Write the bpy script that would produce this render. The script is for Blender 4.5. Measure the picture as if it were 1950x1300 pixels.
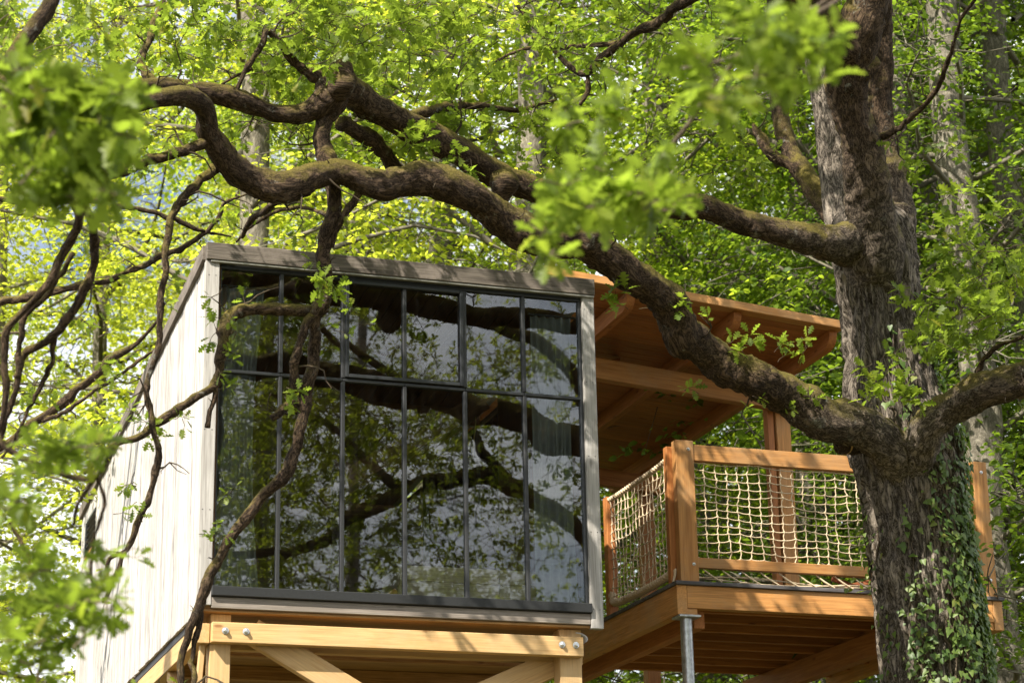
import bpy, math, random
import numpy as np
from mathutils import Vector, Matrix

random.seed(7)
RNG = np.random.default_rng(7)
scene = bpy.context.scene
for _o in list(bpy.data.objects):
    bpy.data.objects.remove(_o)

# ------------------------------------------------------------------ camera
FPX = 4081.5                        # focal length in pixels of a 1950 x 1300 frame
CAM = np.array([-2.799, -15.501, -2.865])
YAW, PITCH, ROLL = 0.32855, 0.31593, -0.01908
_f = np.array([math.sin(YAW) * math.cos(PITCH), math.cos(YAW) * math.cos(PITCH), math.sin(PITCH)])
_r0 = np.array([math.cos(YAW), -math.sin(YAW), 0.0])
_u0 = np.cross(_r0, _f)
_r = _r0 * math.cos(ROLL) + _u0 * math.sin(ROLL)
_u = _u0 * math.cos(ROLL) - _r0 * math.sin(ROLL)
cam_data = bpy.data.cameras.new('camera')
cam = bpy.data.objects.new('camera', cam_data)
scene.collection.objects.link(cam)
cam.matrix_world = Matrix(((_r[0], _u[0], -_f[0], CAM[0]), (_r[1], _u[1], -_f[1], CAM[1]),
                           (_r[2], _u[2], -_f[2], CAM[2]), (0, 0, 0, 1)))
cam_data.sensor_width = 36.0
cam_data.lens = FPX * 36.0 / 1950.0
cam_data.clip_start = 0.1
cam_data.clip_end = 3000.0
cam_data.dof.use_dof = True
cam_data.dof.focus_distance = 17.3
cam_data.dof.aperture_fstop = 2.8
cam_data.dof.aperture_blades = 9
scene.camera = cam

# ------------------------------------------------------------------ sky and sun
TO_SUN = Vector((-1.4, -1.0, 1.7)).normalized()
SUN_EL = math.asin(TO_SUN.z)
SUN_ROT = math.atan2(TO_SUN.x, TO_SUN.y)
world = bpy.data.worlds.new('World')
scene.world = world
world.use_nodes = True
wn, wl = world.node_tree.nodes, world.node_tree.links
wn.clear()
w_out = wn.new('ShaderNodeOutputWorld')
w_bg = wn.new('ShaderNodeBackground')
w_bg.inputs['Strength'].default_value = 0.068
w_sky = wn.new('ShaderNodeTexSky')
w_sky.sky_type = 'NISHITA'
w_sky.sun_disc = False
w_sky.sun_elevation = SUN_EL
w_sky.sun_rotation = SUN_ROT
w_tc = wn.new('ShaderNodeTexCoord')
w_map = wn.new('ShaderNodeMapping')
w_map.inputs['Scale'].default_value = (1.0, 1.0, 2.2)
w_noise = wn.new('ShaderNodeTexNoise')
w_noise.inputs['Scale'].default_value = 3.2
w_noise.inputs['Detail'].default_value = 7.0
w_noise.inputs['Roughness'].default_value = 0.58
w_ramp = wn.new('ShaderNodeValToRGB')
w_ramp.color_ramp.elements[0].position = 0.35
w_ramp.color_ramp.elements[1].position = 0.54
w_mix = wn.new('ShaderNodeMixRGB')
w_mix.inputs['Color2'].default_value = (13, 13.1, 13.5, 1)
wl.new(w_tc.outputs['Generated'], w_map.inputs['Vector'])
wl.new(w_map.outputs['Vector'], w_noise.inputs['Vector'])
wl.new(w_noise.outputs['Fac'], w_ramp.inputs['Fac'])
wl.new(w_ramp.outputs['Color'], w_mix.inputs['Fac'])
wl.new(w_sky.outputs['Color'], w_mix.inputs['Color1'])
wl.new(w_mix.outputs['Color'], w_bg.inputs['Color'])
wl.new(w_bg.outputs['Background'], w_out.inputs['Surface'])

sun_data = bpy.data.lights.new('sun', 'SUN')
sun_data.energy = 5.0
sun_data.angle = math.radians(0.53)
sun_data.color = (1.0, 0.93, 0.80)
sun = bpy.data.objects.new('sun', sun_data)
scene.collection.objects.link(sun)
sun.rotation_euler = (-TO_SUN).to_track_quat('-Z', 'Y').to_euler()

scene.view_settings.view_transform = 'Standard'
scene.view_settings.look = 'None'
scene.view_settings.gamma = 1.0
scene.view_settings.exposure = 1.15
scene.render.engine = 'CYCLES'
cy = scene.cycles
cy.use_denoising = True
cy.max_bounces = 6
cy.diffuse_bounces = 3
cy.glossy_bounces = 3
cy.transmission_bounces = 4
cy.transparent_max_bounces = 10
cy.caustics_reflective = False
cy.caustics_refractive = False
cy.sample_clamp_indirect = 6.0

GROUND = -4.46


def at(u, v, d):
    """World point that lies d metres in front of the camera plane along the sight line of photo pixel u, v."""
    return CAM + d * (_f + _r * ((u - 975.0) / FPX) - _u * ((v - 650.0) / FPX))


def mpp(d):
    return d / FPX


def project(P):
    D = np.atleast_2d(P) - CAM
    z = D @ _f
    return 975 + FPX * (D @ _r) / z, 650 - FPX * (D @ _u) / z, z


# ------------------------------------------------------------------ noise
def _hash(i, j, k, s):
    h = (i.astype(np.int64) * 374761393 + j.astype(np.int64) * 668265263 + k.astype(np.int64) * 2147483647 + s * 1274126177) & 0xFFFFFFFF
    h = ((h ^ (h >> 13)) * 1274126177) & 0xFFFFFFFF
    h = ((h ^ (h >> 16)) * 2246822519) & 0xFFFFFFFF
    return ((h ^ (h >> 15)) & 0xFFFFFF) / float(0xFFFFFF)


def vnoise(P, s=0):
    P = np.asarray(P, float)
    I = np.floor(P)
    T = P - I
    T = T * T * (3 - 2 * T)
    I = I.astype(np.int64)
    r = 0
    for a in (0, 1):
        for b in (0, 1):
            for c in (0, 1):
                w = (T[:, 0] if a else 1 - T[:, 0]) * (T[:, 1] if b else 1 - T[:, 1]) * (T[:, 2] if c else 1 - T[:, 2])
                r = r + w * _hash(I[:, 0] + a, I[:, 1] + b, I[:, 2] + c, s)
    return r


def fbm(P, octv=4, s=0):
    r, a, n = 0, 0.5, 0
    P = np.asarray(P, float)
    for i in range(octv):
        r = r + a * vnoise(P * (2 ** i), s + i * 17)
        n += a
        a *= 0.5
    return r / n


# ------------------------------------------------------------------ object helpers
WM = {}


def link(o, world_m, parent=None):
    scene.collection.objects.link(o)
    WM[o.name] = world_m
    if parent is not None:
        o.parent = parent
        o.matrix_basis = WM[parent.name].inverted() @ world_m
    else:
        o.matrix_basis = world_m
    return o


def thing(name, label, cat, loc, group=None, rotz=0.0, scale=1.0):
    o = bpy.data.objects.new(name, None)
    o.empty_display_size = 0.2
    o['label'] = label
    o['category'] = cat
    o['kind'] = 'thing'
    if group:
        o['group'] = group
    return link(o, Matrix.Translation(Vector([float(c) for c in loc])) @ Matrix.Rotation(rotz, 4, 'Z') @ Matrix.Scale(scale, 4))


def tag(o, label, cat, group=None):
    o['label'] = label
    o['category'] = cat
    if group:
        o['group'] = group
    return o


def mesh_np(name, V, F, mat=None, smooth=False, tint=None, bark=None):
    V = np.ascontiguousarray(V, np.float32)
    F = np.ascontiguousarray(F, np.int32)
    me = bpy.data.meshes.new(name)
    k = F.shape[1]
    me.vertices.add(len(V))
    me.vertices.foreach_set('co', V.ravel())
    me.loops.add(F.size)
    me.loops.foreach_set('vertex_index', F.ravel())
    me.polygons.add(len(F))
    me.polygons.foreach_set('loop_start', np.arange(0, F.size, k, dtype=np.int32))
    me.polygons.foreach_set('loop_total', np.full(len(F), k, np.int32))
    if smooth:
        me.polygons.foreach_set('use_smooth', np.ones(len(F), bool))
    if tint is not None:
        a = me.attributes.new('tint', 'FLOAT', 'POINT')
        a.data.foreach_set('value', np.ascontiguousarray(tint, np.float32))
    if bark is not None:
        a = me.attributes.new('bark', 'FLOAT_VECTOR', 'POINT')
        a.data.foreach_set('vector', np.ascontiguousarray(bark, np.float32).ravel())
    me.update(calc_edges=True)
    if mat:
        me.materials.append(mat)
    return me


def mesh_py(name, V, F, mat=None, smooth=False):
    me = bpy.data.meshes.new(name)
    me.from_pydata([tuple(map(float, v)) for v in V], [], F)
    if smooth:
        me.polygons.foreach_set('use_smooth', [True] * len(me.polygons))
    if mat:
        me.materials.append(mat)
    return me


def obj(name, me, parent=None, M=None):
    return link(bpy.data.objects.new(name, me), M if M is not None else Matrix.Identity(4), parent)


_box_cache = {}


def cbox_mesh(L, W, H, mat, c):
    key = (round(L, 4), round(W, 4), round(H, 4), mat.name, round(c, 4))
    if key in _box_cache:
        return _box_cache[key]
    h = (L / 2, W / 2, H / 2)
    c = min(c, min(h) * 0.6)
    V, idx = [], {}
    for sx in (-1, 1):
        for sy in (-1, 1):
            for sz in (-1, 1):
                s = (sx, sy, sz)
                for ax in range(3):
                    p = [s[i] * (h[i] if i == ax else h[i] - c) for i in range(3)]
                    idx[(s, ax)] = len(V)
                    V.append(p)
    F = []
    for ax in range(3):
        b, d = (ax + 1) % 3, (ax + 2) % 3
        for s in (-1, 1):
            q = []
            for e, g in ((-1, -1), (1, -1), (1, 1), (-1, 1)):
                t = [0, 0, 0]
                t[ax], t[b], t[d] = s, e, g
                q.append(idx[(tuple(t), ax)])
            F.append(q if s > 0 else q[::-1])
    for ax in range(3):
        b, d = (ax + 1) % 3, (ax + 2) % 3
        for e in (-1, 1):
            for g in (-1, 1):
                t0, t1 = [0, 0, 0], [0, 0, 0]
                t0[ax], t1[ax] = -1, 1
                t0[b] = t1[b] = e
                t0[d] = t1[d] = g
                t0, t1 = tuple(t0), tuple(t1)
                q = [idx[(t0, b)], idx[(t1, b)], idx[(t1, d)], idx[(t0, d)]]
                F.append(q if e * g < 0 else q[::-1])
    for sx in (-1, 1):
        for sy in (-1, 1):
            for sz in (-1, 1):
                s = (sx, sy, sz)
                t = [idx[(s, 0)], idx[(s, 1)], idx[(s, 2)]]
                F.append(t if sx * sy * sz > 0 else t[::-1])
    me = mesh_py('timber', V, F, mat)
    _box_cache[key] = me
    return me


def bar(name, p0, p1, w, h, mat, parent, up=(0, 0, 1), c=0.004):
    """Chamfered bar from p0 to p1 (centre line): w across, h along 'up'. Its local X runs along the grain."""
    p0, p1, up = Vector([float(x) for x in p0]), Vector([float(x) for x in p1]), Vector(up)
    x = (p1 - p0)
    L = x.length
    x.normalize()
    y = up.cross(x).normalized()
    z = x.cross(y)
    m = (p0 + p1) / 2
    M = Matrix(((x.x, y.x, z.x, m.x), (x.y, y.y, z.y, m.y), (x.z, y.z, z.z, m.z), (0, 0, 0, 1)))
    return obj(name, cbox_mesh(L, w, h, mat, c), parent, M)


def block(name, x0, x1, y0, y1, z0, z1, mat, parent, c=0.004, grain=None):
    """Axis-aligned bar whose grain follows its longest side."""
    d = (x1 - x0, y1 - y0, z1 - z0)
    ax = grain if grain is not None else d.index(max(d))
    m = ((x0 + x1) / 2, (y0 + y1) / 2, (z0 + z1) / 2)
    a, b = list(m), list(m)
    a[ax] -= d[ax] / 2
    b[ax] += d[ax] / 2
    if ax == 0:
        return bar(name, a, b, d[1], d[2], mat, parent, (0, 0, 1), c)
    if ax == 1:
        return bar(name, a, b, d[0], d[2], mat, parent, (0, 0, 1), c)
    return bar(name, a, b, d[0], d[1], mat, parent, (0, 1, 0), c)


def catmull(P, step):
    """Resample rows of P (any columns, first three are xyz) as a Catmull-Rom curve about 'step' apart."""
    P = np.asarray(P, float)
    Q = np.vstack([2 * P[0] - P[1], P, 2 * P[-1] - P[-2]])
    out = []
    for i in range(1, len(Q) - 2):
        a, b, c, d = Q[i - 1:i + 3]
        n = max(1, int(np.linalg.norm((c - b)[:3]) / step))
        t = (np.arange(n) / n)[:, None]
        out.append(0.5 * (2 * b + (c - a) * t + (2 * a - 5 * b + 4 * c - d) * t ** 2 + (3 * b - a - 3 * c + d) * t ** 3))
    out.append(P[-1:])
    return np.vstack(out)


def sweep(P, R, seg):
    """Ring vertices along path P with radii R. Returns verts, quads, angle and length arrays."""
    n = len(P)
    T = np.gradient(P, axis=0)
    T /= np.linalg.norm(T, axis=1)[:, None] + 1e-9
    ref = np.array([0.0, 0.0, 1.0]) if abs(T[0][2]) < 0.9 else np.array([1.0, 0.0, 0.0])
    N = np.zeros_like(P)
    v = ref - T[0] * (ref @ T[0])
    v /= np.linalg.norm(v)
    for i in range(n):
        v = v - T[i] * (v @ T[i])
        v /= np.linalg.norm(v) + 1e-9
        N[i] = v
    B = np.cross(T, N)
    a = np.linspace(0, 2 * math.pi, seg, endpoint=False)
    D = N[:, None, :] * np.cos(a)[None, :, None] + B[:, None, :] * np.sin(a)[None, :, None]
    V = P[:, None, :] + D * np.asarray(R)[:, None, None]
    i = np.arange(n - 1)[:, None] * seg
    j = np.arange(seg)[None, :]
    j2 = (j + 1) % seg
    F = np.stack([i + j, i + j2, i + seg + j2, i + seg + j], -1).reshape(-1, 4)
    S = np.concatenate([[0], np.cumsum(np.linalg.norm(np.diff(P, axis=0), axis=1))])
    return V, F, D, a, S


def capped(V, F, n, seg):
    """Close both ends with degenerate fans so that every face stays a quad."""
    V = V.reshape(-1, 3)
    c0, c1 = V[:seg].mean(0), V[-seg:].mean(0)
    b = len(V)
    V = np.vstack([V, c0, c1])
    e = []
    for j in range(0, seg, 2):
        e.append((b, (j + 2) % seg, (j + 1) % seg, j))
        o = (n - 1) * seg
        e.append((b + 1, o + j, o + (j + 1) % seg, o + (j + 2) % seg))
    return V, np.vstack([F, np.array(e)])


def px_path(pts):
    """Rows of (u, v, depth, radius in photo pixels) to rows of (x, y, z, radius in metres)."""
    return np.array([np.append(at(u, v, d), r * mpp(d)) for u, v, d, r in pts])


def limb_mesh(rows, seg=20, step=0.035, rough=0.12, bump_f=9.0, seed=0, mat=None, ridges=0.06, gnarl=0.55, slim=1.0, blend=0.0):
    Q = catmull(rows, step)
    P, R = Q[:, :3].copy(), np.maximum(Q[:, 3] * slim, 0.002)
    S0 = np.concatenate([[0], np.cumsum(np.linalg.norm(np.diff(P, axis=0), axis=1))])
    rm0 = max(R.mean(), .006)
    w1, w2 = S0 / (rm0 * 6.5), S0 / (rm0 * 2.6)
    ease = np.minimum(1, S0 / (rm0 * 5))
    for ax in range(3):
        k1 = np.stack([w1, np.full_like(w1, ax * 7.3 + seed), np.full_like(w1, 1.7)], 1)
        k2 = np.stack([w2, np.full_like(w2, ax * 5.1 + seed), np.full_like(w2, 9.2)], 1)
        P[:, ax] += ease * R * gnarl * ((np.abs(2 * vnoise(k1, seed) - 1) - .5) * 2.2 + (vnoise(k2, seed + 2) - .5) * .7)
    k3 = np.stack([w2 * .6, np.full_like(w2, seed * 1.3), np.full_like(w2, 3.3)], 1)
    R = R * (1 + gnarl * .75 * (vnoise(k3, seed + 3) - .5))
    V, F, D, a, S = sweep(P, R, seg)
    n = len(P)
    flat = V.reshape(-1, 3)
    RR = np.repeat(R, seg)
    lump = fbm(flat * (0.55 / max(R.mean(), 0.02)), 3, seed) - 0.5
    knob = np.maximum(0, vnoise(flat * (0.42 / max(R.mean(), 0.02)), seed + 5) - 0.62) * 2.2
    ang = np.tile(np.arange(seg) / seg, n)
    rm = R.mean()
    bk = np.stack([np.cos(ang * 2 * math.pi) * rm, np.sin(ang * 2 * math.pi) * rm, np.repeat(S, seg)], 1)
    cyl = bk * np.array([26.0, 26.0, 9.0]) + (fbm(bk * 9.0, 2, seed + 4)[:, None] - .5) * 1.6
    rid = np.abs(2 * vnoise(cyl, seed + 9) - 1) * .6 + np.abs(2 * vnoise(cyl * 2.3 + 3, seed + 8) - 1) * .4
    disp = RR * (rough * 2.0 * lump + rough * 1.6 * knob) + np.minimum(RR * ridges * 3.2, .03) * (np.minimum(rid * 1.7, 1) - 0.7)
    V = (flat + D.reshape(-1, 3) * disp[:, None]).reshape(n, seg, 3)
    V, F = capped(V, F, n, seg)
    tj = np.append(np.repeat(np.clip(S / blend, 0, 1) if blend else np.ones(n), seg), [0.0 if blend else 1.0, 1.0])
    return mesh_np('limb', V, F, mat, True, tint=tj, bark=np.vstack([bk, bk[:1], bk[-1:]]))


# ------------------------------------------------------------------ materials
def new_mat(name):
    m = bpy.data.materials.new(name)
    m.use_nodes = True
    n, l = m.node_tree.nodes, m.node_tree.links
    b = n['Principled BSDF']
    return m, n, l, b


def ramp(n, stops):
    r = n.new('ShaderNodeValToRGB')
    e = r.color_ramp.elements
    while len(e) < len(stops):
        e.new(0.5)
    for k, (p, c) in enumerate(stops):
        e[k].position = p
        e[k].color = (c[0], c[1], c[2], 1)
    return r


def mul(c, k):
    return tuple(min(1.0, x * k) for x in c)


def wood_mat(name, base, dark, rough=0.6, knot=(0.1, 0.05, 0.02), knots=1.0, streak=0.5, var=0.25, bump=0.25, grey=None, scale=1.0):
    m, n, l, b = new_mat(name)
    tc = n.new('ShaderNodeTexCoord')
    oi = n.new('ShaderNodeObjectInfo')
    off = n.new('ShaderNodeVectorMath'); off.operation = 'SCALE'
    comb = n.new('ShaderNodeCombineXYZ')
    for k in range(3):
        l.new(oi.outputs['Random'], comb.inputs[k])
    l.new(comb.outputs[0], off.inputs[0]); off.inputs['Scale'].default_value = 37.0
    add = n.new('ShaderNodeVectorMath'); add.operation = 'ADD'
    l.new(tc.outputs['Object'], add.inputs[0]); l.new(off.outputs[0], add.inputs[1])
    mp = n.new('ShaderNodeMapping'); mp.inputs['Scale'].default_value = (0.9 * scale, 16 * scale, 16 * scale)
    l.new(add.outputs[0], mp.inputs['Vector'])
    wave = n.new('ShaderNodeTexNoise'); wave.inputs['Scale'].default_value = 1.6; wave.inputs['Detail'].default_value = 5; wave.inputs['Roughness'].default_value = 0.6
    wave.inputs['Distortion'].default_value = 1.4
    l.new(mp.outputs[0], wave.inputs['Vector'])
    mp2 = n.new('ShaderNodeMapping'); mp2.inputs['Scale'].default_value = (2.5 * scale, 90 * scale, 90 * scale)
    l.new(add.outputs[0], mp2.inputs['Vector'])
    fine = n.new('ShaderNodeTexNoise'); fine.inputs['Scale'].default_value = 1.5; fine.inputs['Detail'].default_value = 3
    l.new(mp2.outputs[0], fine.inputs['Vector'])
    mid = tuple((x + y) / 2 for x, y in zip(base, dark))
    r1 = ramp(n, [(0.28, dark), (0.45, mid), (0.58, base), (0.8, mul(base, 1.12))])
    l.new(wave.outputs['Fac'], r1.inputs['Fac'])
    r2 = ramp(n, [(0.3, (1 - streak,) * 3), (0.65, (1, 1, 1))])
    l.new(fine.outputs['Fac'], r2.inputs['Fac'])
    mx = n.new('ShaderNodeMixRGB'); mx.blend_type = 'MULTIPLY'; mx.inputs['Fac'].default_value = 1
    l.new(r1.outputs[0], mx.inputs['Color1']); l.new(r2.outputs[0], mx.inputs['Color2'])
    # knots
    mp3 = n.new('ShaderNodeMapping'); mp3.inputs['Scale'].default_value = (1.7, 5.0, 5.0)
    l.new(add.outputs[0], mp3.inputs['Vector'])
    vo = n.new('ShaderNodeTexVoronoi'); vo.inputs['Scale'].default_value = 1.3
    l.new(mp3.outputs[0], vo.inputs['Vector'])
    rk = ramp(n, [(0.05, (1, 1, 1)), (0.11, (0, 0, 0))])
    l.new(vo.outputs['Distance'], rk.inputs['Fac'])
    km = n.new('ShaderNodeMath'); km.operation = 'MULTIPLY'; km.inputs[1].default_value = knots
    l.new(rk.outputs[0], km.inputs[0])
    mk = n.new('ShaderNodeMixRGB'); mk.inputs['Color2'].default_value = (*knot, 1)
    l.new(km.outputs[0], mk.inputs['Fac']); l.new(mx.outputs[0], mk.inputs['Color1'])
    col = mk.outputs[0]
    if grey is not None:
        big = n.new('ShaderNodeTexNoise'); big.inputs['Scale'].default_value = 2.2; big.inputs['Detail'].default_value = 6; big.inputs['Roughness'].default_value = 0.7
        l.new(add.outputs[0], big.inputs['Vector'])
        rg = ramp(n, [(0.45, (0, 0, 0)), (0.68, (0.8, 0.8, 0.8))])
        l.new(big.outputs['Fac'], rg.inputs['Fac'])
        mg = n.new('ShaderNodeMixRGB'); mg.inputs['Color2'].default_value = (*grey, 1)
        l.new(rg.outputs[0], mg.inputs['Fac']); l.new(col, mg.inputs['Color1'])
        col = mg.outputs[0]
    hv = n.new('ShaderNodeMapRange')
    hv.inputs['To Min'].default_value = 1 - var; hv.inputs['To Max'].default_value = 1 + var
    l.new(oi.outputs['Random'], hv.inputs['Value'])
    mv = n.new('ShaderNodeVectorMath'); mv.operation = 'SCALE'
    l.new(col, mv.inputs[0]); l.new(hv.outputs[0], mv.inputs['Scale'])
    l.new(mv.outputs[0], b.inputs['Base Color'])
    b.inputs['Roughness'].default_value = rough
    b.inputs['Specular IOR Level'].default_value = 0.3
    bp = n.new('ShaderNodeBump'); bp.inputs['Strength'].default_value = bump; bp.inputs['Distance'].default_value = 0.004
    l.new(fine.outputs['Fac'], bp.inputs['Height']); l.new(bp.outputs[0], b.inputs['Normal'])
    return m


def leaf_mat(name, dark, light, trans, gloss=0.35, tw=0.5):
    m, n, l, b = new_mat(name)
    at_ = n.new('ShaderNodeAttribute'); at_.attribute_name = 'tint'
    oi = n.new('ShaderNodeObjectInfo')
    ad = n.new('ShaderNodeMath'); ad.operation = 'ADD'
    l.new(at_.outputs['Fac'], ad.inputs[0]); l.new(oi.outputs['Random'], ad.inputs[1])
    fr = n.new('ShaderNodeMath'); fr.operation = 'FRACT'
    l.new(ad.outputs[0], fr.inputs[0])
    mid = tuple((x + y) / 2 for x, y in zip(dark, light))
    r = ramp(n, [(0.0, dark), (0.5, mid), (0.9, light), (1.0, (light[0] * 1.35, light[1] * 1.02, light[2]))])
    l.new(fr.outputs[0], r.inputs['Fac'])
    l.new(r.outputs[0], b.inputs['Base Color'])
    b.inputs['Roughness'].default_value = 0.45
    b.inputs['Specular IOR Level'].default_value = gloss
    t = n.new('ShaderNodeBsdfTranslucent')
    rt = ramp(n, [(0.0, mul(trans, 0.55)), (0.5, trans), (0.9, mul(trans, 1.2)), (1.0, (min(1, trans[0] * 1.25), trans[1] * 1.12, trans[2]))])
    l.new(fr.outputs[0], rt.inputs['Fac'])
    l.new(rt.outputs[0], t.inputs['Color'])
    mx = n.new('ShaderNodeMixShader'); mx.inputs['Fac'].default_value = tw
    l.new(b.outputs[0], mx.inputs[1]); l.new(t.outputs[0], mx.inputs[2])
    l.new(mx.outputs[0], n['Material Output'].inputs['Surface'])
    return m


def bark_mat(name, dark, light, moss=None, moss_amt=0.0, lichen=None, lichen_amt=0.0, scale=1.0, stretch=0.25, bump=0.9, joint=None):
    """Fissured bark; the 'bark' attribute runs round and along the limb, so that the fissures follow it."""
    m, n, l, b = new_mat(name)
    tc = n.new('ShaderNodeTexCoord')
    ba = n.new('ShaderNodeAttribute'); ba.attribute_name = 'bark'
    oi = n.new('ShaderNodeObjectInfo')
    sh = n.new('ShaderNodeVectorMath'); sh.operation = 'ADD'
    l.new(ba.outputs['Vector'], sh.inputs[0]); l.new(oi.outputs['Random'], sh.inputs[1])
    mp = n.new('ShaderNodeMapping'); mp.inputs['Scale'].default_value = (30 * scale, 30 * scale, 30 * scale * stretch)
    l.new(sh.outputs[0], mp.inputs['Vector'])
    n1 = n.new('ShaderNodeTexNoise'); n1.inputs['Scale'].default_value = 1.0; n1.inputs['Detail'].default_value = 8; n1.inputs['Roughness'].default_value = 0.7; n1.inputs['Distortion'].default_value = 0.9
    l.new(mp.outputs[0], n1.inputs['Vector'])
    ab = n.new('ShaderNodeMath'); ab.operation = 'MULTIPLY_ADD'; ab.inputs[1].default_value = 2.0; ab.inputs[2].default_value = -1.0
    l.new(n1.outputs['Fac'], ab.inputs[0])
    ab2 = n.new('ShaderNodeMath'); ab2.operation = 'ABSOLUTE'
    l.new(ab.outputs[0], ab2.inputs[0])
    nf = n.new('ShaderNodeTexNoise'); nf.inputs['Scale'].default_value = 90.0; nf.inputs['Detail'].default_value = 4
    l.new(tc.outputs['Object'], nf.inputs['Vector'])
    hh = n.new('ShaderNodeMath'); hh.operation = 'MULTIPLY_ADD'; hh.inputs[1].default_value = 0.18
    l.new(nf.outputs['Fac'], hh.inputs[0]); l.new(ab2.outputs[0], hh.inputs[2])
    mid = tuple((x + y) / 2 for x, y in zip(dark, light))
    r = ramp(n, [(0.10, dark), (0.2, mid), (0.38, light)])
    l.new(hh.outputs[0], r.inputs['Fac'])
    col = r.outputs[0]
    if joint:                                   # near its foot a limb still wears the bark of the trunk
        dk, lt_ = joint
        rj = ramp(n, [(0.10, dk), (0.2, tuple((x + y) / 2 for x, y in zip(dk, lt_))), (0.38, lt_)])
        l.new(hh.outputs[0], rj.inputs['Fac'])
        ta = n.new('ShaderNodeAttribute'); ta.attribute_name = 'tint'
        mj = n.new('ShaderNodeMixRGB')
        l.new(ta.outputs['Fac'], mj.inputs['Fac']); l.new(rj.outputs[0], mj.inputs['Color1']); l.new(col, mj.inputs['Color2'])
        col = mj.outputs[0]
    n3 = n.new('ShaderNodeTexNoise'); n3.inputs['Scale'].default_value = 3.4; n3.inputs['Detail'].default_value = 7; n3.inputs['Roughness'].default_value = 0.72
    l.new(tc.outputs['Object'], n3.inputs['Vector'])
    rv = ramp(n, [(0.3, (0.68,) * 3), (0.7, (1.25,) * 3)])
    l.new(n3.outputs['Fac'], rv.inputs['Fac'])
    mvv = n.new('ShaderNodeMixRGB'); mvv.blend_type = 'MULTIPLY'; mvv.inputs['Fac'].default_value = 1
    l.new(col, mvv.inputs['Color1']); l.new(rv.outputs[0], mvv.inputs['Color2'])
    col = mvv.outputs[0]
    if lichen:
        n4 = n.new('ShaderNodeTexNoise'); n4.inputs['Scale'].default_value = 5.0; n4.inputs['Detail'].default_value = 9; n4.inputs['Roughness'].default_value = 0.78
        l.new(tc.outputs['Object'], n4.inputs['Vector'])
        rl = ramp(n, [(0.64 - 0.1 * lichen_amt, (0,) * 3), (0.74 - 0.1 * lichen_amt, (0.8,) * 3)])
        l.new(n4.outputs['Fac'], rl.inputs['Fac'])
        ml = n.new('ShaderNodeMixRGB'); ml.inputs['Color2'].default_value = (*lichen, 1)
        l.new(rl.outputs[0], ml.inputs['Fac']); l.new(col, ml.inputs['Color1'])
        col = ml.outputs[0]
    if moss:
        ge = n.new('ShaderNodeNewGeometry')
        sp = n.new('ShaderNodeSeparateXYZ'); l.new(ge.outputs['Normal'], sp.inputs[0])
        a1 = n.new('ShaderNodeMath'); a1.operation = 'MULTIPLY_ADD'; a1.inputs[1].default_value = 0.30; a1.inputs[2].default_value = moss_amt - 0.3
        l.new(sp.outputs['Z'], a1.inputs[0])
        a2 = n.new('ShaderNodeMath'); a2.operation = 'ADD'
        l.new(a1.outputs[0], a2.inputs[0]); l.new(n3.outputs['Fac'], a2.inputs[1])
        rm = ramp(n, [(0.46, (0,) * 3), (0.68, (0.85,) * 3)])
        l.new(a2.outputs[0], rm.inputs['Fac'])
        mm = n.new('ShaderNodeMixRGB')
        rmc = ramp(n, [(0.3, mul(moss, 0.5)), (0.7, mul(moss, 1.4))])
        l.new(nf.outputs['Fac'], rmc.inputs['Fac'])
        l.new(rmc.outputs[0], mm.inputs['Color2'])
        l.new(rm.outputs[0], mm.inputs['Fac']); l.new(col, mm.inputs['Color1'])
        col = mm.outputs[0]
    l.new(col, b.inputs['Base Color'])
    b.inputs['Roughness'].default_value = 0.9
    b.inputs['Specular IOR Level'].default_value = 0.15
    bp = n.new('ShaderNodeBump'); bp.inputs['Strength'].default_value = bump; bp.inputs['Distance'].default_value = 0.022
    l.new(hh.outputs[0], bp.inputs['Height']); l.new(bp.outputs[0], b.inputs['Normal'])
    return m


def plain_mat(name, col, rough=0.5, metal=0.0, var=0.15, nscale=18.0, bump=0.05, spec=0.5):
    m, n, l, b = new_mat(name)
    tc = n.new('ShaderNodeTexCoord')
    no = n.new('ShaderNodeTexNoise'); no.inputs['Scale'].default_value = nscale; no.inputs['Detail'].default_value = 5
    l.new(tc.outputs['Object'], no.inputs['Vector'])
    r = ramp(n, [(0.3, mul(col, 1 - var)), (0.7, mul(col, 1 + var))])
    l.new(no.outputs['Fac'], r.inputs['Fac']); l.new(r.outputs[0], b.inputs['Base Color'])
    b.inputs['Roughness'].default_value = rough
    b.inputs['Metallic'].default_value = metal
    b.inputs['Specular IOR Level'].default_value = spec
    bp = n.new('ShaderNodeBump'); bp.inputs['Strength'].default_value = bump; bp.inputs['Distance'].default_value = 0.003
    l.new(no.outputs['Fac'], bp.inputs['Height']); l.new(bp.outputs[0], b.inputs['Normal'])
    return m


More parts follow.
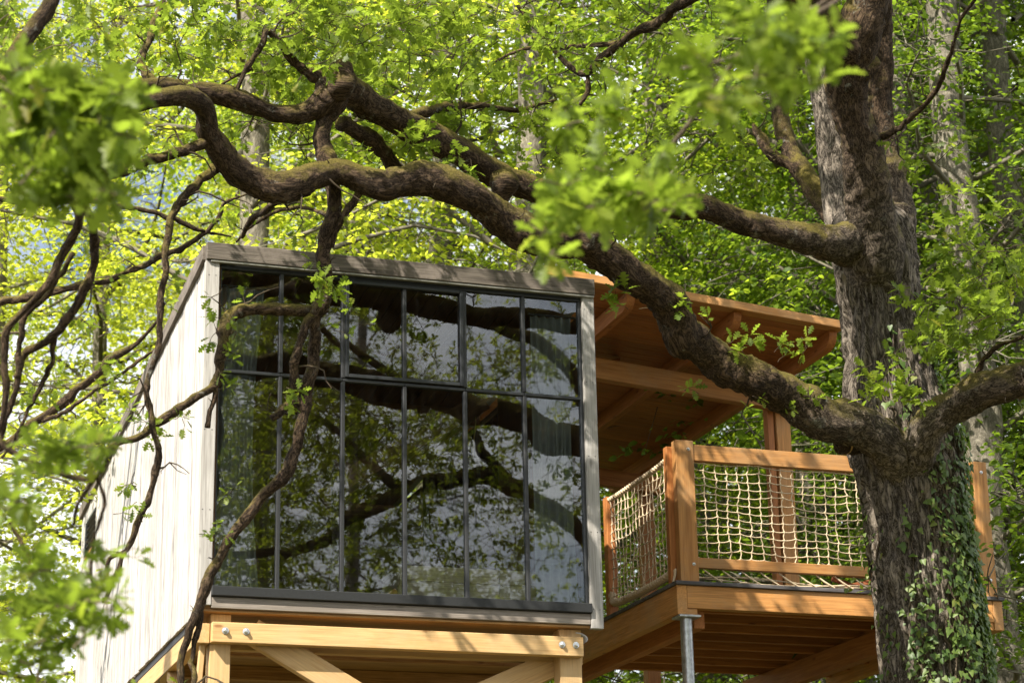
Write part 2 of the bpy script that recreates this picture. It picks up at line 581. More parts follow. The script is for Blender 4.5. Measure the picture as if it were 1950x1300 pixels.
def glass_mat():
    m, n, l, b = new_mat('glazing')
    n.remove(b)
    fr = n.new('ShaderNodeFresnel'); fr.inputs['IOR'].default_value = 1.68    # per face of the pane; stands for double glazing
    tr = n.new('ShaderNodeBsdfTransparent'); tr.inputs['Color'].default_value = (0.93, 0.955, 0.94, 1)
    gl = n.new('ShaderNodeBsdfGlossy'); gl.inputs['Roughness'].default_value = 0.0
    gl.inputs['Color'].default_value = (1, 1, 1, 1)
    tc = n.new('ShaderNodeTexCoord')
    no = n.new('ShaderNodeTexNoise'); no.inputs['Scale'].default_value = 1.3; no.inputs['Detail'].default_value = 1.0
    l.new(tc.outputs['Object'], no.inputs['Vector'])
    bp = n.new('ShaderNodeBump'); bp.inputs['Strength'].default_value = 0.05; bp.inputs['Distance'].default_value = 0.01
    l.new(no.outputs['Fac'], bp.inputs['Height']); l.new(bp.outputs[0], gl.inputs['Normal'])
    mx = n.new('ShaderNodeMixShader')
    l.new(fr.outputs[0], mx.inputs['Fac']); l.new(tr.outputs[0], mx.inputs[1]); l.new(gl.outputs[0], mx.inputs[2])
    # thin film of dust and rain streaks
    mp = n.new('ShaderNodeMapping'); mp.inputs['Scale'].default_value = (0.9, 14, 14)
    l.new(tc.outputs['Object'], mp.inputs['Vector'])
    nd = n.new('ShaderNodeTexNoise'); nd.inputs['Scale'].default_value = 2.0; nd.inputs['Detail'].default_value = 6
    l.new(mp.outputs[0], nd.inputs['Vector'])
    rd = ramp(n, [(0.45, (0.0,) * 3), (0.8, (0.010,) * 3)])
    l.new(nd.outputs['Fac'], rd.inputs['Fac'])
    df = n.new('ShaderNodeBsdfDiffuse'); df.inputs['Color'].default_value = (0.5, 0.48, 0.42, 1)
    mx2 = n.new('ShaderNodeMixShader')
    l.new(rd.outputs[0], mx2.inputs['Fac']); l.new(mx.outputs[0], mx2.inputs[1]); l.new(df.outputs[0], mx2.inputs[2])
    l.new(mx2.outputs[0], n['Material Output'].inputs['Surface'])
    return m


M = {}
M['bleached'] = wood_mat('bleached_larch', (0.67, 0.64, 0.615), (0.30, 0.27, 0.25), 0.7, (0.2, 0.17, 0.15), 0.6, 0.6, 0.14, 0.5)
M['silver'] = wood_mat('silvered_larch', (0.46, 0.44, 0.42), (0.30, 0.28, 0.26), 0.7, (0.16, 0.14, 0.13), 0.6, 0.25, 0.08, 0.3)
M['weathered'] = wood_mat('weathered_board', (0.33, 0.285, 0.245), (0.2, 0.165, 0.14), 0.7, (0.1, 0.08, 0.06), 0.6, 0.35, 0.1, 0.3)
M['fascia'] = wood_mat('weathered_fascia', (0.17, 0.145, 0.12), (0.075, 0.06, 0.05), 0.8, (0.05, 0.04, 0.03), 0.3, 0.45, 0.1, 0.5, grey=(0.24, 0.20, 0.175))
M['larch'] = wood_mat('orange_larch', (0.56, 0.275, 0.088), (0.41, 0.18, 0.052), 0.6, (0.16, 0.06, 0.02), 0.9, 0.28, 0.2, 0.25, grey=(0.40, 0.245, 0.12))
M['larch_dark'] = wood_mat('dark_larch', (0.45, 0.18, 0.055), (0.31, 0.11, 0.032), 0.55, (0.12, 0.04, 0.015), 0.7, 0.25, 0.18, 0.2)  # darker, redder larch for planks, joists and rear members
M['spruce'] = wood_mat('pale_spruce', (0.62, 0.41, 0.19), (0.52, 0.31, 0.125), 0.65, (0.26, 0.12, 0.045), 0.9, 0.24, 0.12, 0.2, grey=(0.52, 0.36, 0.19))
M['soffit'] = wood_mat('soffit_panel', (0.44, 0.245, 0.09), (0.26, 0.125, 0.04), 0.6, (0.1, 0.04, 0.015), 0.8, 0.35, 0.15, 0.3)
M['deckboard'] = wood_mat('weathered_decking', (0.15, 0.14, 0.145), (0.07, 0.063, 0.065), 0.75, (0.05, 0.04, 0.04), 0.3, 0.4, 0.25, 0.4)
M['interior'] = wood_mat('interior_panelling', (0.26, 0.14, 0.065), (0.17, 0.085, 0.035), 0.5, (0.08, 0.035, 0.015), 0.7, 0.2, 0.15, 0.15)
M['pallet'] = wood_mat('pale_bench_board', (0.66, 0.57, 0.42), (0.5, 0.42, 0.3), 0.7, (0.2, 0.13, 0.07), 0.8, 0.3, 0.12, 0.3)
M['black'] = plain_mat('black_aluminium', (0.022, 0.024, 0.027), 0.35, 0.0, 0.1, 40, 0.02)
M['mullion'] = plain_mat('grey_aluminium', (0.024, 0.025, 0.027), 0.4, 0.0, 0.1, 40, 0.02)
M['sill'] = plain_mat('dark_sill', (0.012, 0.013, 0.014), 0.6, 0.0, 0.2, 60, 0.15)
M['drip'] = plain_mat('zinc_drip', (0.30, 0.29, 0.26), 0.45, 0.4, 0.1, 30, 0.02)
M['steel'] = plain_mat('galvanised_steel', (0.50, 0.52, 0.53), 0.42, 0.85, 0.25, 26, 0.05)
M['bolt'] = plain_mat('zinc_bolt', (0.72, 0.74, 0.76), 0.3, 0.9, 0.1, 60, 0.02)
M['rope'] = plain_mat('hemp_rope', (0.60, 0.48, 0.33), 0.9, 0.0, 0.25, 160, 0.6, 0.1)
M['membrane'] = plain_mat('pale_membrane', (0.55, 0.55, 0.56), 0.7, 0.0, 0.15, 12, 0.1)
M['mesh_strip'] = plain_mat('dark_vent_strip', (0.03, 0.03, 0.035), 0.6)
M['curtain'] = plain_mat('grey_curtain', (0.27, 0.29, 0.29), 0.9, 0.0, 0.1, 8, 0.05, 0.1)
M['darkpost'] = plain_mat('dark_stain', (0.05, 0.043, 0.04), 0.6)
M['lamp'] = plain_mat('white_enamel', (0.75, 0.72, 0.66), 0.4)
M['cord'] = plain_mat('straw_cord', (0.6, 0.48, 0.22), 0.7)
M['tile'] = plain_mat('terracotta', (0.42, 0.14, 0.06), 0.7)
M['roofing'] = plain_mat('roof_membrane', (0.06, 0.06, 0.062), 0.8)
M['glass'] = glass_mat()
M['bark'] = bark_mat('oak_bark', (0.034, 0.027, 0.021), (0.37, 0.315, 0.26), (0.10, 0.095, 0.025), 0.05, (0.40, 0.39, 0.34), 0.1, 0.8, 0.22, 1.0)
M['limb'] = bark_mat('oak_limb_bark', (0.016, 0.011, 0.008), (0.155, 0.105, 0.068), (0.14, 0.115, 0.025), 0.27, (0.36, 0.36, 0.31), 0.5, 0.95, 0.42, 0.9, joint=((0.034, 0.027, 0.021), (0.37, 0.315, 0.26)))
M['twig'] = bark_mat('oak_twig_bark', (0.06, 0.045, 0.032), (0.24, 0.19, 0.14), (0.13, 0.11, 0.03), 0.1, (0.36, 0.35, 0.3), 0.1, 3.0, 0.5, 0.4)
M['forest_bark'] = bark_mat('hornbeam_bark', (0.10, 0.088, 0.068), (0.29, 0.26, 0.21), (0.11, 0.12, 0.045), 0.12, (0.38, 0.38, 0.33), 0.2, 0.5, 0.3, 0.6)
M['sawn'] = plain_mat('sawn_end', (0.55, 0.34, 0.15), 0.7, 0.0, 0.3, 14, 0.1)
M['oakleaf'] = leaf_mat('oak_leaf', (0.075, 0.125, 0.012), (0.16, 0.20, 0.02), (0.31, 0.43, 0.04), 0.3, 0.55)
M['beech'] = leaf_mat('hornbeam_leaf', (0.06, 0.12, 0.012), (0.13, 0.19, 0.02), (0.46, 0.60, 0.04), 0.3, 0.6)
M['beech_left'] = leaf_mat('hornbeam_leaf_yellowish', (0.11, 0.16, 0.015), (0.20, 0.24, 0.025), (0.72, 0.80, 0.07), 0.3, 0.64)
M['beech_shaded'] = leaf_mat('shaded_forest_leaf', (0.03, 0.055, 0.01), (0.065, 0.09, 0.015), (0.22, 0.28, 0.03), 0.3, 0.5)  # leaf colour darkened to carry the shade of the mirrored trees
M['beech_mid'] = leaf_mat('mid_hornbeam_leaf', (0.04, 0.085, 0.012), (0.085, 0.13, 0.018), (0.28, 0.42, 0.03), 0.35, 0.53)  # mid-dark hornbeam tone for some of the trees
M['oakleaf_shaded'] = leaf_mat('shaded_oak_leaf', (0.06, 0.085, 0.01), (0.11, 0.13, 0.018), (0.46, 0.54, 0.04), 0.3, 0.58)  # oak leaf copy for the mirrored crown, its shade put into the base colour
M['ivy'] = leaf_mat('ivy_leaf', (0.05, 0.10, 0.02), (0.14, 0.20, 0.04), (0.22, 0.36, 0.04), 0.4, 0.35)
M['ground'] = plain_mat('forest_floor', (0.07, 0.065, 0.03), 0.95, 0.0, 0.5, 0.8, 0.4, 0.1)

# ------------------------------------------------------------------ ground
g = mesh_np('ground', [(-600, -600, GROUND), (600, -600, GROUND), (600, 900, GROUND), (-600, 900, GROUND)], [(0, 1, 2, 3)], M['ground'])
go = obj('ground', g)
go['kind'] = 'structure'

# ------------------------------------------------------------------ treehouse cabin
W, ZB, ZF, ZT, YB = 3.2, 0.221, 2.939, 3.078, 7.0
SL = -0.066                                   # the roof falls gently to the back


def roof_z(y):
    return ZT + SL * y


cabin = thing('treehouse_cabin', 'silvered timber treehouse cabin with a full-height gridded glass front', 'cabin', (W / 2, 3.5, GROUND))
# left wall: vertical boards of uneven width on a lining
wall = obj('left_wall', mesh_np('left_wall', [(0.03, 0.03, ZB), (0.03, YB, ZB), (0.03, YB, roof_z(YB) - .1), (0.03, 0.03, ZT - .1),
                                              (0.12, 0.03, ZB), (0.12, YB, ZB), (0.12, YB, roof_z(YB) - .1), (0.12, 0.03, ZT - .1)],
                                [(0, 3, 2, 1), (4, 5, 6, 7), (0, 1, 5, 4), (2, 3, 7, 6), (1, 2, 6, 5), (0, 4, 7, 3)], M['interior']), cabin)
WY0, WY1, WZ0, WZ1 = 5.95, 6.55, 1.95, 2.38
y = 0.034
rnd = random.Random(3)
while y < YB - 0.05:
    w = rnd.choice((0.09, 0.115, 0.115, 0.135, 0.145))
    y1 = min(y + w, YB)
    th = rnd.uniform(0.018, 0.028)
    ym = (y + y1) / 2
    top = roof_z(ym) - 0.115
    low = ZB - 0.03 + rnd.uniform(-0.004, 0.004)
    spans = [(low, top)]
    if y1 > WY0 and y < WY1:
        spans = [(low, WZ0), (WZ1, top)]
    for a, b_ in spans:
        bar('wall_board', (0.03 - th / 2, ym, a), (0.03 - th / 2, ym, b_), y1 - y - 0.006, th, M['bleached'], wall, (1, 0, 0), 0.003)
    y = y1
# small shuttered window far back in the left wall
sw = block('side_window_frame', 0.0, 0.06, WY0 - .0, WY1, WZ1 - 0.03, WZ1, M['black'], wall)
block('side_window_jamb', -0.012, 0.05, WY1 - .03, WY1, WZ0, WZ1 - .032, M['black'], wall)
block('side_window_sill', -0.012, 0.05, WY0, WY1 - .032, WZ0, WZ0 + .03, M['larch'], wall)
for k in range(6):
    z = WZ0 + 0.06 + k * 0.06
    bar('louvre', (0.02, WY0 + .01, z), (0.02, WY1 - .035, z), 0.05, 0.008, M['darkpost'], wall, (0.5, 0, 1))
# ventilation strip along the foot of the left wall
vs = block('vent_strip', 0.03, 0.045, 0.06, YB, ZB - 0.085, ZB - 0.03, M['mesh_strip'], cabin)
# floor, soffit, roof, other walls
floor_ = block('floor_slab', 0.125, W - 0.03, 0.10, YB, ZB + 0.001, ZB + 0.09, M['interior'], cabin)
for k in range(6):
    y0 = 0.03 + k * 1.16
    block('soffit_panel', 0.046, W - 0.01, y0, min(y0 + 1.155, YB), ZB - 0.022, ZB - 0.003, M['soffit'], cabin, 0.002)
roofv = []
for dz in (-0.10, -0.012):
    roofv += [(0.02, 0.0, ZT + dz), (W, 0.0, ZT + dz), (W, YB, roof_z(YB) + dz), (0.02, YB, roof_z(YB) + dz)]
obj('roof', mesh_np('roof', roofv, [(3, 2, 1, 0), (4, 5, 6, 7), (0, 1, 5, 4), (1, 2, 6, 5), (2, 3, 7, 6), (3, 0, 4, 7)], M['roofing']), cabin)
# ceiling boards inside
for k in range(22):
    x0 = 0.13 + k * 0.134
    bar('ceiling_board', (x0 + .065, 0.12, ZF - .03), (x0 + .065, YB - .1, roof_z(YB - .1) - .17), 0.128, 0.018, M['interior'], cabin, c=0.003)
for k in range(4):
    yy = 1.2 + 1.5 * k
    block('ceiling_joist', 0.13, W - 0.12, yy, yy + 0.08, roof_z(yy) - 0.33, roof_z(yy) - 0.175, M['interior'], cabin)
# back wall and right wall (with the glazed door to the deck)
block('back_wall', 0.125, W, YB - 0.1, YB - .001, ZB, roof_z(YB) - 0.11, M['interior'], cabin, grain=0)
DY0, DY1, DZ1 = 2.25, 4.75, 2.62
for name, y0, y1, z0, z1 in (('right_wall', 0.06, DY0, ZB, ZT - .28), ('right_wall', DY1, YB - .102, ZB, roof_z(YB) - .12), ('right_wall', DY0 + .001, DY1 - .001, DZ1, ZT - .44)):
    block(name, W - 0.1, W - 0.001, y0, y1, z0, z1, M['interior'], cabin, grain=2)
door = block('deck_door', W - 0.08, W - 0.03, DY0, DY0 + .07, ZB + .1, DZ1 - .002, M['black'], cabin)
for y0 in (2.98, 3.86, DY1 - .07):
    block('door_stile', W - 0.08, W - 0.03, y0, y0 + .07, ZB + .1, DZ1 - .002, M['black'], cabin)
block('door_pane', W - 0.058, W - 0.052, DY0 + .07, DY1 - .07, ZB + .1, DZ1 - .01, M['glass'], cabin, 0.001)
# pilasters, fascia and side trim
pl = block('pilaster', -0.006, 0.104, 0.0, 0.06, ZB + 0.02, ZF - .002, M['silver'], cabin)
pr = block('pilaster', W - 0.104, W, 0.0, 0.06, ZB - .03, ZF - .002, M['silver'], cabin)
fa = block('fascia_board', -0.004, W + .002, -0.03, 0.05, ZF, ZT, M['fascia'], cabin, 0.005)
bar('roof_edge_trim', (0.0, 0.052, ZT - .062), (0.0, YB, roof_z(YB) - .062), 0.05, 0.125, M['fascia'], cabin)
block('drip_strip', 0.03, W - 0.002, -0.022, 0.02, ZF - .018, ZF - .001, M['drip'], cabin, 0.003)
bs = block('bottom_rail', 0.106, W - 0.106, 0.004, 0.07, ZB, ZB + 0.085, M['weathered'], cabin)
for zz in np.linspace(ZB + .12, ZF - .12, 5):
    for p, x in ((pr, W - .085), (pr, W - .03), (pl, .02), (pl, .075)):
        block('nail', x - .0035, x + .0035, -0.0025, 0.003, zz - .0035, zz + .0035, M['black'], p, 0.001)
# glazing: 6 columns, transom, opening sash in the two middle upper panes
GX0, GX1, GZ0, GZ1, GT = 0.106, W - 0.106, 0.372, ZF - 0.02, 2.065
sill = block('sill', 0.10, W - 0.10, -0.028, 0.075, ZB + 0.087, GZ0 + 0.012, M['sill'], cabin, 0.006)
win = obj('window_wall', cbox_mesh(GX1 - GX0, 0.05, 0.028, M['black'], 0.002), cabin, Matrix.Translation((W / 2, 0.055, GZ1 - .012)))
cols = np.linspace(GX0, GX1, 7)
rnd = random.Random(8)
for k in (0, 6):
    x = cols[k] + (0.012 if k == 0 else -0.012)
    block('window_stile', x - .012, x + .012, 0.03, 0.085, GZ0 + .013, GZ1 - .028, M['black'], win)
for k in range(1, 6):
    x = cols[k]
    block('mullion', x - .015, x + .015, 0.028, 0.085, GZ0 + .013, GT - .016, M['mullion'], win)
    block('mullion', x - .015, x + .015, 0.028, 0.085, GT + .016, GZ1 - .028, M['mullion'], win)
for k in range(6):
    block('transom', cols[k] + .001, cols[k + 1] - .001, 0.031, 0.082, GT - .013, GT + .013, M['black'], win)
    for z0, z1 in ((GZ0 + .01, GT - .01), (GT + .01, GZ1 - .02)):
        pn = block('pane', cols[k] + .008, cols[k + 1] - .008, 0.0535, 0.0575, z0, z1, M['glass'], win, 0.0005)
        tw = rnd.uniform(-.0035, .0035), rnd.uniform(-.0025, .0025)
        pn.matrix_basis = pn.matrix_basis @ Matrix.Rotation(tw[0], 4, 'X') @ Matrix.Rotation(tw[1], 4, 'Z' if False else 'Y')
sx0, sx1 = cols[2] + .014, cols[4] - .014
for nm, a in (('sash_frame', (sx0, sx0 + .028, .014, .05, GT + .02, GZ1 - .03)), ('sash_frame', (sx1 - .028, sx1, .014, .05, GT + .02, GZ1 - .03)),
              ('sash_frame', (sx0 + .029, sx1 - .029, .014, .05, GT + .02, GT + .05)), ('sash_frame', (sx0 + .029, sx1 - .029, .014, .05, GZ1 - .058, GZ1 - .03))):
    block(nm, *a, M['black'], win)
# loose end of membrane under the right corner
vm, fm = [], []
for i in range(7):
    a = i / 6 * 1.9
    for j, yy in enumerate((0.1, 0.42)):
        vm.append((W - .20 + 0.10 * math.sin(a) + .03 * j, yy, ZB - .045 - 0.085 * (1 - math.cos(a)) * .6))
        vm.append((W - .20 + 0.092 * math.sin(a) + .03 * j, yy, ZB - .053 - 0.085 * (1 - math.cos(a)) * .6))
for i in range(6):
    b0 = i * 4
    fm += [(b0, b0 + 4, b0 + 6, b0 + 2), (b0 + 1, b0 + 3, b0 + 7, b0 + 5), (b0, b0 + 1, b0 + 5, b0 + 4), (b0 + 2, b0 + 6, b0 + 7, b0 + 3)]
obj('membrane_flap', mesh_py('membrane_flap', vm, fm, M['membrane'], True), cabin)

# timber frame that carries the cabin
frame = thing('support_frame', 'pale spruce post and beam frame with braces under the cabin', 'timber frame', (W / 2, 0.5, GROUND))
zf0, zf1 = -0.028, 0.121


def bolt(x, y, z, parent):
    V, F = [], []
    for k, (rr, yy) in enumerate(((0.026, 0.0), (0.026, -0.006), (0.017, -0.008), (0.015, -0.026), (0.010, -0.030))):
        for i in range(12):
            a = i * math.pi / 6
            V.append((rr * math.cos(a), yy, rr * math.sin(a)))
    for k in range(4):
        for i in range(12):
            F.append((k * 12 + i, k * 12 + (i + 1) % 12, k * 12 + 12 + (i + 1) % 12, k * 12 + 12 + i))
    F.append(tuple(range(48, 60)))
    me = bpy.data.meshes.get('bolt') or mesh_py('bolt', V, [f[::-1] for f in F], M['bolt'])
    return obj('bolt', me, parent, Matrix.Translation((x, y, z)))


fb = block('front_beam', 0.118, 3.03, 0.012, 0.10, zf0, zf1, M['spruce'], frame)
for x in (0.215, 0.37, 2.85, 2.965):
    bolt(x, 0.012, (zf0 + zf1) / 2 + .01, fb)
block('front_beam', 0.28, 3.09, 0.255, 0.34, zf0 - .012, zf1 - .002, M['spruce'], frame)
p1 = block('post', 0.122, 0.275, 0.102, 0.253, GROUND, ZB - .024, M['spruce'], frame)
p2 = block('post', 2.865, 3.045, 0.102, 0.253, GROUND, ZB - .024, M['spruce'], frame)
block('side_beam', 0.015, 0.112, 0.07, YB, zf0 - .002, zf1 - .004, M['spruce'], frame)
block('side_beam', 3.06, 3.15, 0.36, YB, zf0 - .005, zf1 - .01, M['spruce'], frame)
bar('brace', (0.44, 0.16, 0.09), (2.70, 0.16, -1.18), 0.085, 0.19, M['spruce'], frame)
bar('brace', (2.93, 0.30, -.02), (0.70, 0.30, -1.02), 0.085, 0.20, M['spruce'], frame)
bar('side_brace', (0.17, 0.255, -0.9), (0.07, 1.45, -0.04), 0.07, 0.11, M['spruce'], frame, (0, 1, 0))
bar('side_brace', (0.075, 0.16, -0.03), (0.0, 0.16, -1.1), 0.04, 0.06, M['spruce'], frame, (0, 1, 0))
for y0 in (3.2, 6.4):
    block('post', 0.122, 0.275, y0, y0 + .15, GROUND, ZB - .024, M['spruce'], frame)
    block('post', 2.90, 3.05, y0, y0 + .15, GROUND, ZB - .024, M['spruce'], frame)
    block('cross_beam', 0.28, 2.895, y0 + .03, y0 + .12, zf0 - .05, zf1 - .01, M['spruce'], frame)
for y0 in (1.2, 2.3, 4.3, 5.4):
    block('floor_joist', 0.12, 3.05, y0, y0 + .07, zf1 - .04, ZB - .024, M['soffit'], frame)

# things inside the room
def curtain(x0, x1, y, z0, z1, label, amp=0.03, folds=7, flare=0.0, group=None):
    nx, nz = folds * 8 + 1, 9
    V = []
    for j in range(nz):
        t = j / (nz - 1)
        for i in range(nx):
            s = i / (nx - 1)
            xx = x0 + (x1 - x0) * s * (1 - 0.35 * flare * math.sin(t * math.pi))
            V.append((xx, y + amp * math.sin(s * folds * 2 * math.pi + 0.5 * math.sin(5 * s)) * (0.6 + 0.4 * (1 - t)), z0 + (z1 - z0) * t))
    nv = len(V)
    V += [(a, b + .004, c) for a, b, c in V]
    F = []
    for j in range(nz - 1):
        for i in range(nx - 1):
            q = (j * nx + i, j * nx + i + 1, j * nx + nx + i + 1, j * nx + nx + i)
            F.append(q)
            F.append(tuple(nv + k for k in q[::-1]))
    t = thing('curtain', label, 'curtain', (x0, y, z0), group)
    obj('cloth', mesh_py('cloth', V, F, M['curtain'], True), t)
    block('rail', min(x0, x1) - .02, max(x0, x1) + .05, y - .01, y + .014, z1 + .004, z1 + .022, M['black'], t)


curtain(0.15, 0.50, 0.20, ZB + .12, 2.80, 'grey curtain drawn aside behind the leftmost panes', 0.035, 5, 0.6)
curtain(W - 0.48, W - 0.13, 0.22, ZB + .12, 2.80, 'dark grey curtain gathered behind the rightmost panes', 0.035, 5, 0.2)
bench = thing('bench_box', 'pale boarded wooden bench box behind the lower glass', 'bench', (2.2, 0.55, ZB + .09))
for k in range(3):
    z0 = ZB + .092 + k * 0.125
    block('board', 1.63, 2.44, 0.30, 0.325, z0, z0 + .121, M['pallet'], bench)
    block('board', 2.448, 2.80, 0.30, 0.325, z0, z0 + .121, M['pallet'], bench)
block('top_board', 1.62, 2.81, 0.327, 0.8, ZB + .43, ZB + .455, M['pallet'], bench)
block('end_board', 1.625, 1.65, 0.327, 0.8, ZB + .092, ZB + .428, M['pallet'], bench)
bar('strut', (1.40, .36, ZB + .10), (1.62, .36, ZB + .27), .03, .05, M['larch'], bench)
pst = thing('bed_post', 'stout dark bed post with pale side boards beside the right curtain', 'post', (2.97, 0.55, ZB + .09))
block('dark_post', 2.955, 3.03, 0.44, 0.56, ZB + .092, 1.20, M['darkpost'], pst)
block('side_board', 2.90, 2.953, 0.44, 0.56, ZB + .092, 1.20, M['pallet'], pst)
block('head_rail', 2.90, 3.09, 0.57, 0.63, 1.04, 1.19, M['darkpost'], pst)
pend = thing('pendant_lamp', 'white shaded pendant lamp on a straw coloured cord', 'lamp', (2.76, 2.0, 2.02))
cr = catmull(np.array([(2.80, 2.0, 2.80, .006), (2.79, 2.0, 2.6, .006), (2.81, 2.0, 2.4, .006), (2.79, 2.0, 2.2, .006), (2.78, 2.0, 2.06, .006)]), .03)
V, F, D, a, S = sweep(cr[:, :3], cr[:, 3], 6)
obj('cord', mesh_np('cord', V.reshape(-1, 3), F, M['cord'], True), pend)
V, F = [], []
for k, (rr, zz) in enumerate(((.015, 2.07), (.03, 2.055), (.12, 2.03), (.12, 2.024), (.02, 2.045))):
    for i in range(18):
        a = i * math.pi / 9
        V.append((2.78 + rr * math.cos(a), 2.0 + rr * math.sin(a), zz))
for k in range(4):
    for i in range(18):
        F.append((k * 18 + i, k * 18 + (i + 1) % 18, k * 18 + 18 + (i + 1) % 18, k * 18 + 18 + i))
obj('shade', mesh_py('shade', V, F, M['lamp'], True), pend)
stair = thing('loft_ladder', 'timber loft ladder leaning in the middle of the room', 'ladder', (2.2, 2.4, ZB + .09))
bar('stringer', (1.55, 2.6, 1.75), (2.9, 2.6, 2.6), .04, .17, M['interior'], stair)
bar('stringer', (1.55, 2.0, 1.75), (2.9, 2.0, 2.6), .04, .17, M['interior'], stair)
for k in range(5):
    t = (k + .5) / 5
    block('tread', 1.50 + 1.35 * t, 1.70 + 1.35 * t, 2.022, 2.578, 1.75 + .85 * t, 1.785 + .85 * t, M['pallet'], stair)
block('newel', 1.50, 1.56, 1.97, 2.03, ZB + .092, 1.85, M['darkpost'], stair)

# ------------------------------------------------------------------ deck
DX0, DX1, DYF, DYB = 4.35, 7.53, 1.22, 4.6
deck = thing('deck', 'raised larch deck with grey boards and corner posts beside the cabin', 'deck', (5.9, 2.6, GROUND))
zt0, zt1 = 0.575, 0.842                       # rim beams
fr1 = block('rim_beam', DX0 + .095, DX1 - .10, DYF, DYF + .09, zt0 + .07, zt1, M['larch'], deck)
fr2 = block('rim_beam', DX0, DX0 + .093, DYF - .002, DYB + 2.1, zt0 + .012, zt1, M['larch'], deck)
block('rim_beam', DX1 - .098, DX1 - .003, DYF - .002, DYB, zt0, zt1, M['larch'], deck)
block('corner_block', DX0 + .095, DX0 + .19, DYF + .01, DYF + .10, zt0 + .012, zt0 + .068, M['larch'], deck)
block('corner_block', DX1 - .2, DX1 - .10, DYF + .01, DYF + .10, zt0, zt0 + .068, M['larch'], deck)
k, yy = 0, DYF + 0.30
while yy < DYB:
    block('joist', DX0 + .095, DX1 - .10, yy, yy + .06, zt0 + .10, zt1 - .003, M['larch_dark'], deck)
    yy += 0.42
block('main_beam', 6.62, 6.74, DYF + .12, DYB + .3, zt0 - .12, zt0 + .097, M['larch_dark'], deck)
block('main_beam', DX0 + .2, DX0 + .3, DYF + .12, DYB + .3, zt0 - .08, zt0 + .097, M['larch_dark'], deck)
yy = DYF - .025
rnd = random.Random(5)
while yy < DYB:
    xs = [DX0 - .012, DX0 + rnd.uniform(1.0, 2.2), DX1 + .02]
    for a, b_ in zip(xs[:-1], xs[1:]):
        block('deck_board', a, b_ - .004, yy, yy + .138, zt1 + .002, zt1 + .034 + rnd.uniform(-.002, .003), M['deckboard'], deck)
    yy += .143
# railing posts and rails
RZ = 2.125
pc = block('rail_post', DX0 + .045, DX0 + .215, DYF - .003, DYF + .09, zt1 + .036, RZ + .01, M['larch'], deck)
block('rail_post', DX0 - .005, DX0 + .085, DYF + .095, DYF + .165, zt1 + .036, RZ - .03, M['larch_dark'], deck)
pr2 = block('rail_post', DX1 - .19, DX1 - .04, DYF - .003, DYF + .09, zt1 + .036, RZ + .01, M['larch'], deck)
block('rail_post', DX1 - .37, DX1 - .30, DYF + .10, DYF + .17, zt1 + .036, RZ - .17, M['larch_dark'], deck)
rt = block('top_rail', DX0 + .217, DX1 - .193, DYF + .01, DYF + .08, RZ - .165, RZ - .02, M['larch'], deck)
rb = block('bottom_rail', DX0 + .217, DX1 - .193, DYF + .015, DYF + .075, 1.005, 1.095, M['larch'], deck)
block('side_rail', DX1 - .14, DX1 - .07, DYF + .095, 2.1, RZ - .165, RZ - .03, M['larch_dark'], deck)
block('side_rail', DX1 - .14, DX1 - .07, DYF + .095, 2.1, 1.005, 1.095, M['larch_dark'], deck)
block('rail_post', DX1 - .16, DX1 - .05, 2.1, 2.2, zt1 + .036, RZ, M['larch_dark'], deck)
for yy, p in ((2.80, None),):
    block('rail_post', DX0 - .005, DX0 + .085, yy, yy + .09, zt1 + .036, 2.0, M['larch_dark'], deck)
for x, z in ((DX0 + .165, RZ - .07), (DX0 + .17, 1.03), (DX1 - .10, RZ - .09), (DX1 - .1, 1.03)):
    bolt(x, DYF - .003, z, deck).scale = (0.55, 0.55, 0.55)
# steel column under the corner
col = thing('steel_column', 'galvanised steel column with a flange under the deck corner', 'column', (DX0 + .10, DYF + .06, GROUND))
V, F = [], []
for rr, zz in ((.052, GROUND), (.052, zt0 - .012)):
    for i in range(28):
        a = i * math.pi / 14
        V.append((DX0 + .10 + rr * math.cos(a), DYF + .06 + rr * math.sin(a), zz))
F = [(i, (i + 1) % 28, 28 + (i + 1) % 28, 28 + i) for i in range(28)]
obj('tube', mesh_py('tube', V, F, M['steel'], True), col)
block('flange', DX0 + .005, DX0 + .205, DYF - .03, DYF + .15, zt0 - .011, zt0 + .010, M['steel'], col)
col2 = thing('steel_column', 'steel column under the far right deck corner behind the oak', 'column', (DX1 - .2, DYB - .1, GROUND))
obj('tube', bpy.data.meshes['tube'], col2, Matrix.Translation((DX1 - .3 - DX0, DYB - .16 - DYF, 0)))
# folded stool lying on the deck behind the bottom rail
stool = thing('folded_stool', 'orange wooden folded stool lying on the deck edge beside the oak trunk', 'stool', (6.2, 1.42, zt1 + .036))
bar('leg', (5.95, 1.40, zt1 + .07), (6.45, 1.42, zt1 + .19), .03, .04, M['tile'], stool)
bar('leg', (5.98, 1.50, zt1 + .19), (6.45, 1.52, zt1 + .06), .03, .04, M['tile'], stool)
bar('seat', (6.0, 1.45, zt1 + .215), (6.5, 1.46, zt1 + .215), .09, .02, M['tile'], stool)

# ------------------------------------------------------------------ canopy roof over the deck
can = thing('canopy_roof', 'sloping larch canopy roof of planks and rafters over the deck', 'roof', (4.6, 3.8, 2.9))
CX0, CX1, CYF, CYB = 3.205, 6.09, 1.13, 6.9


def can_z(x):
    return 3.55 - (x - CX0) * (3.55 - 3.295) / (CX1 - CX0)


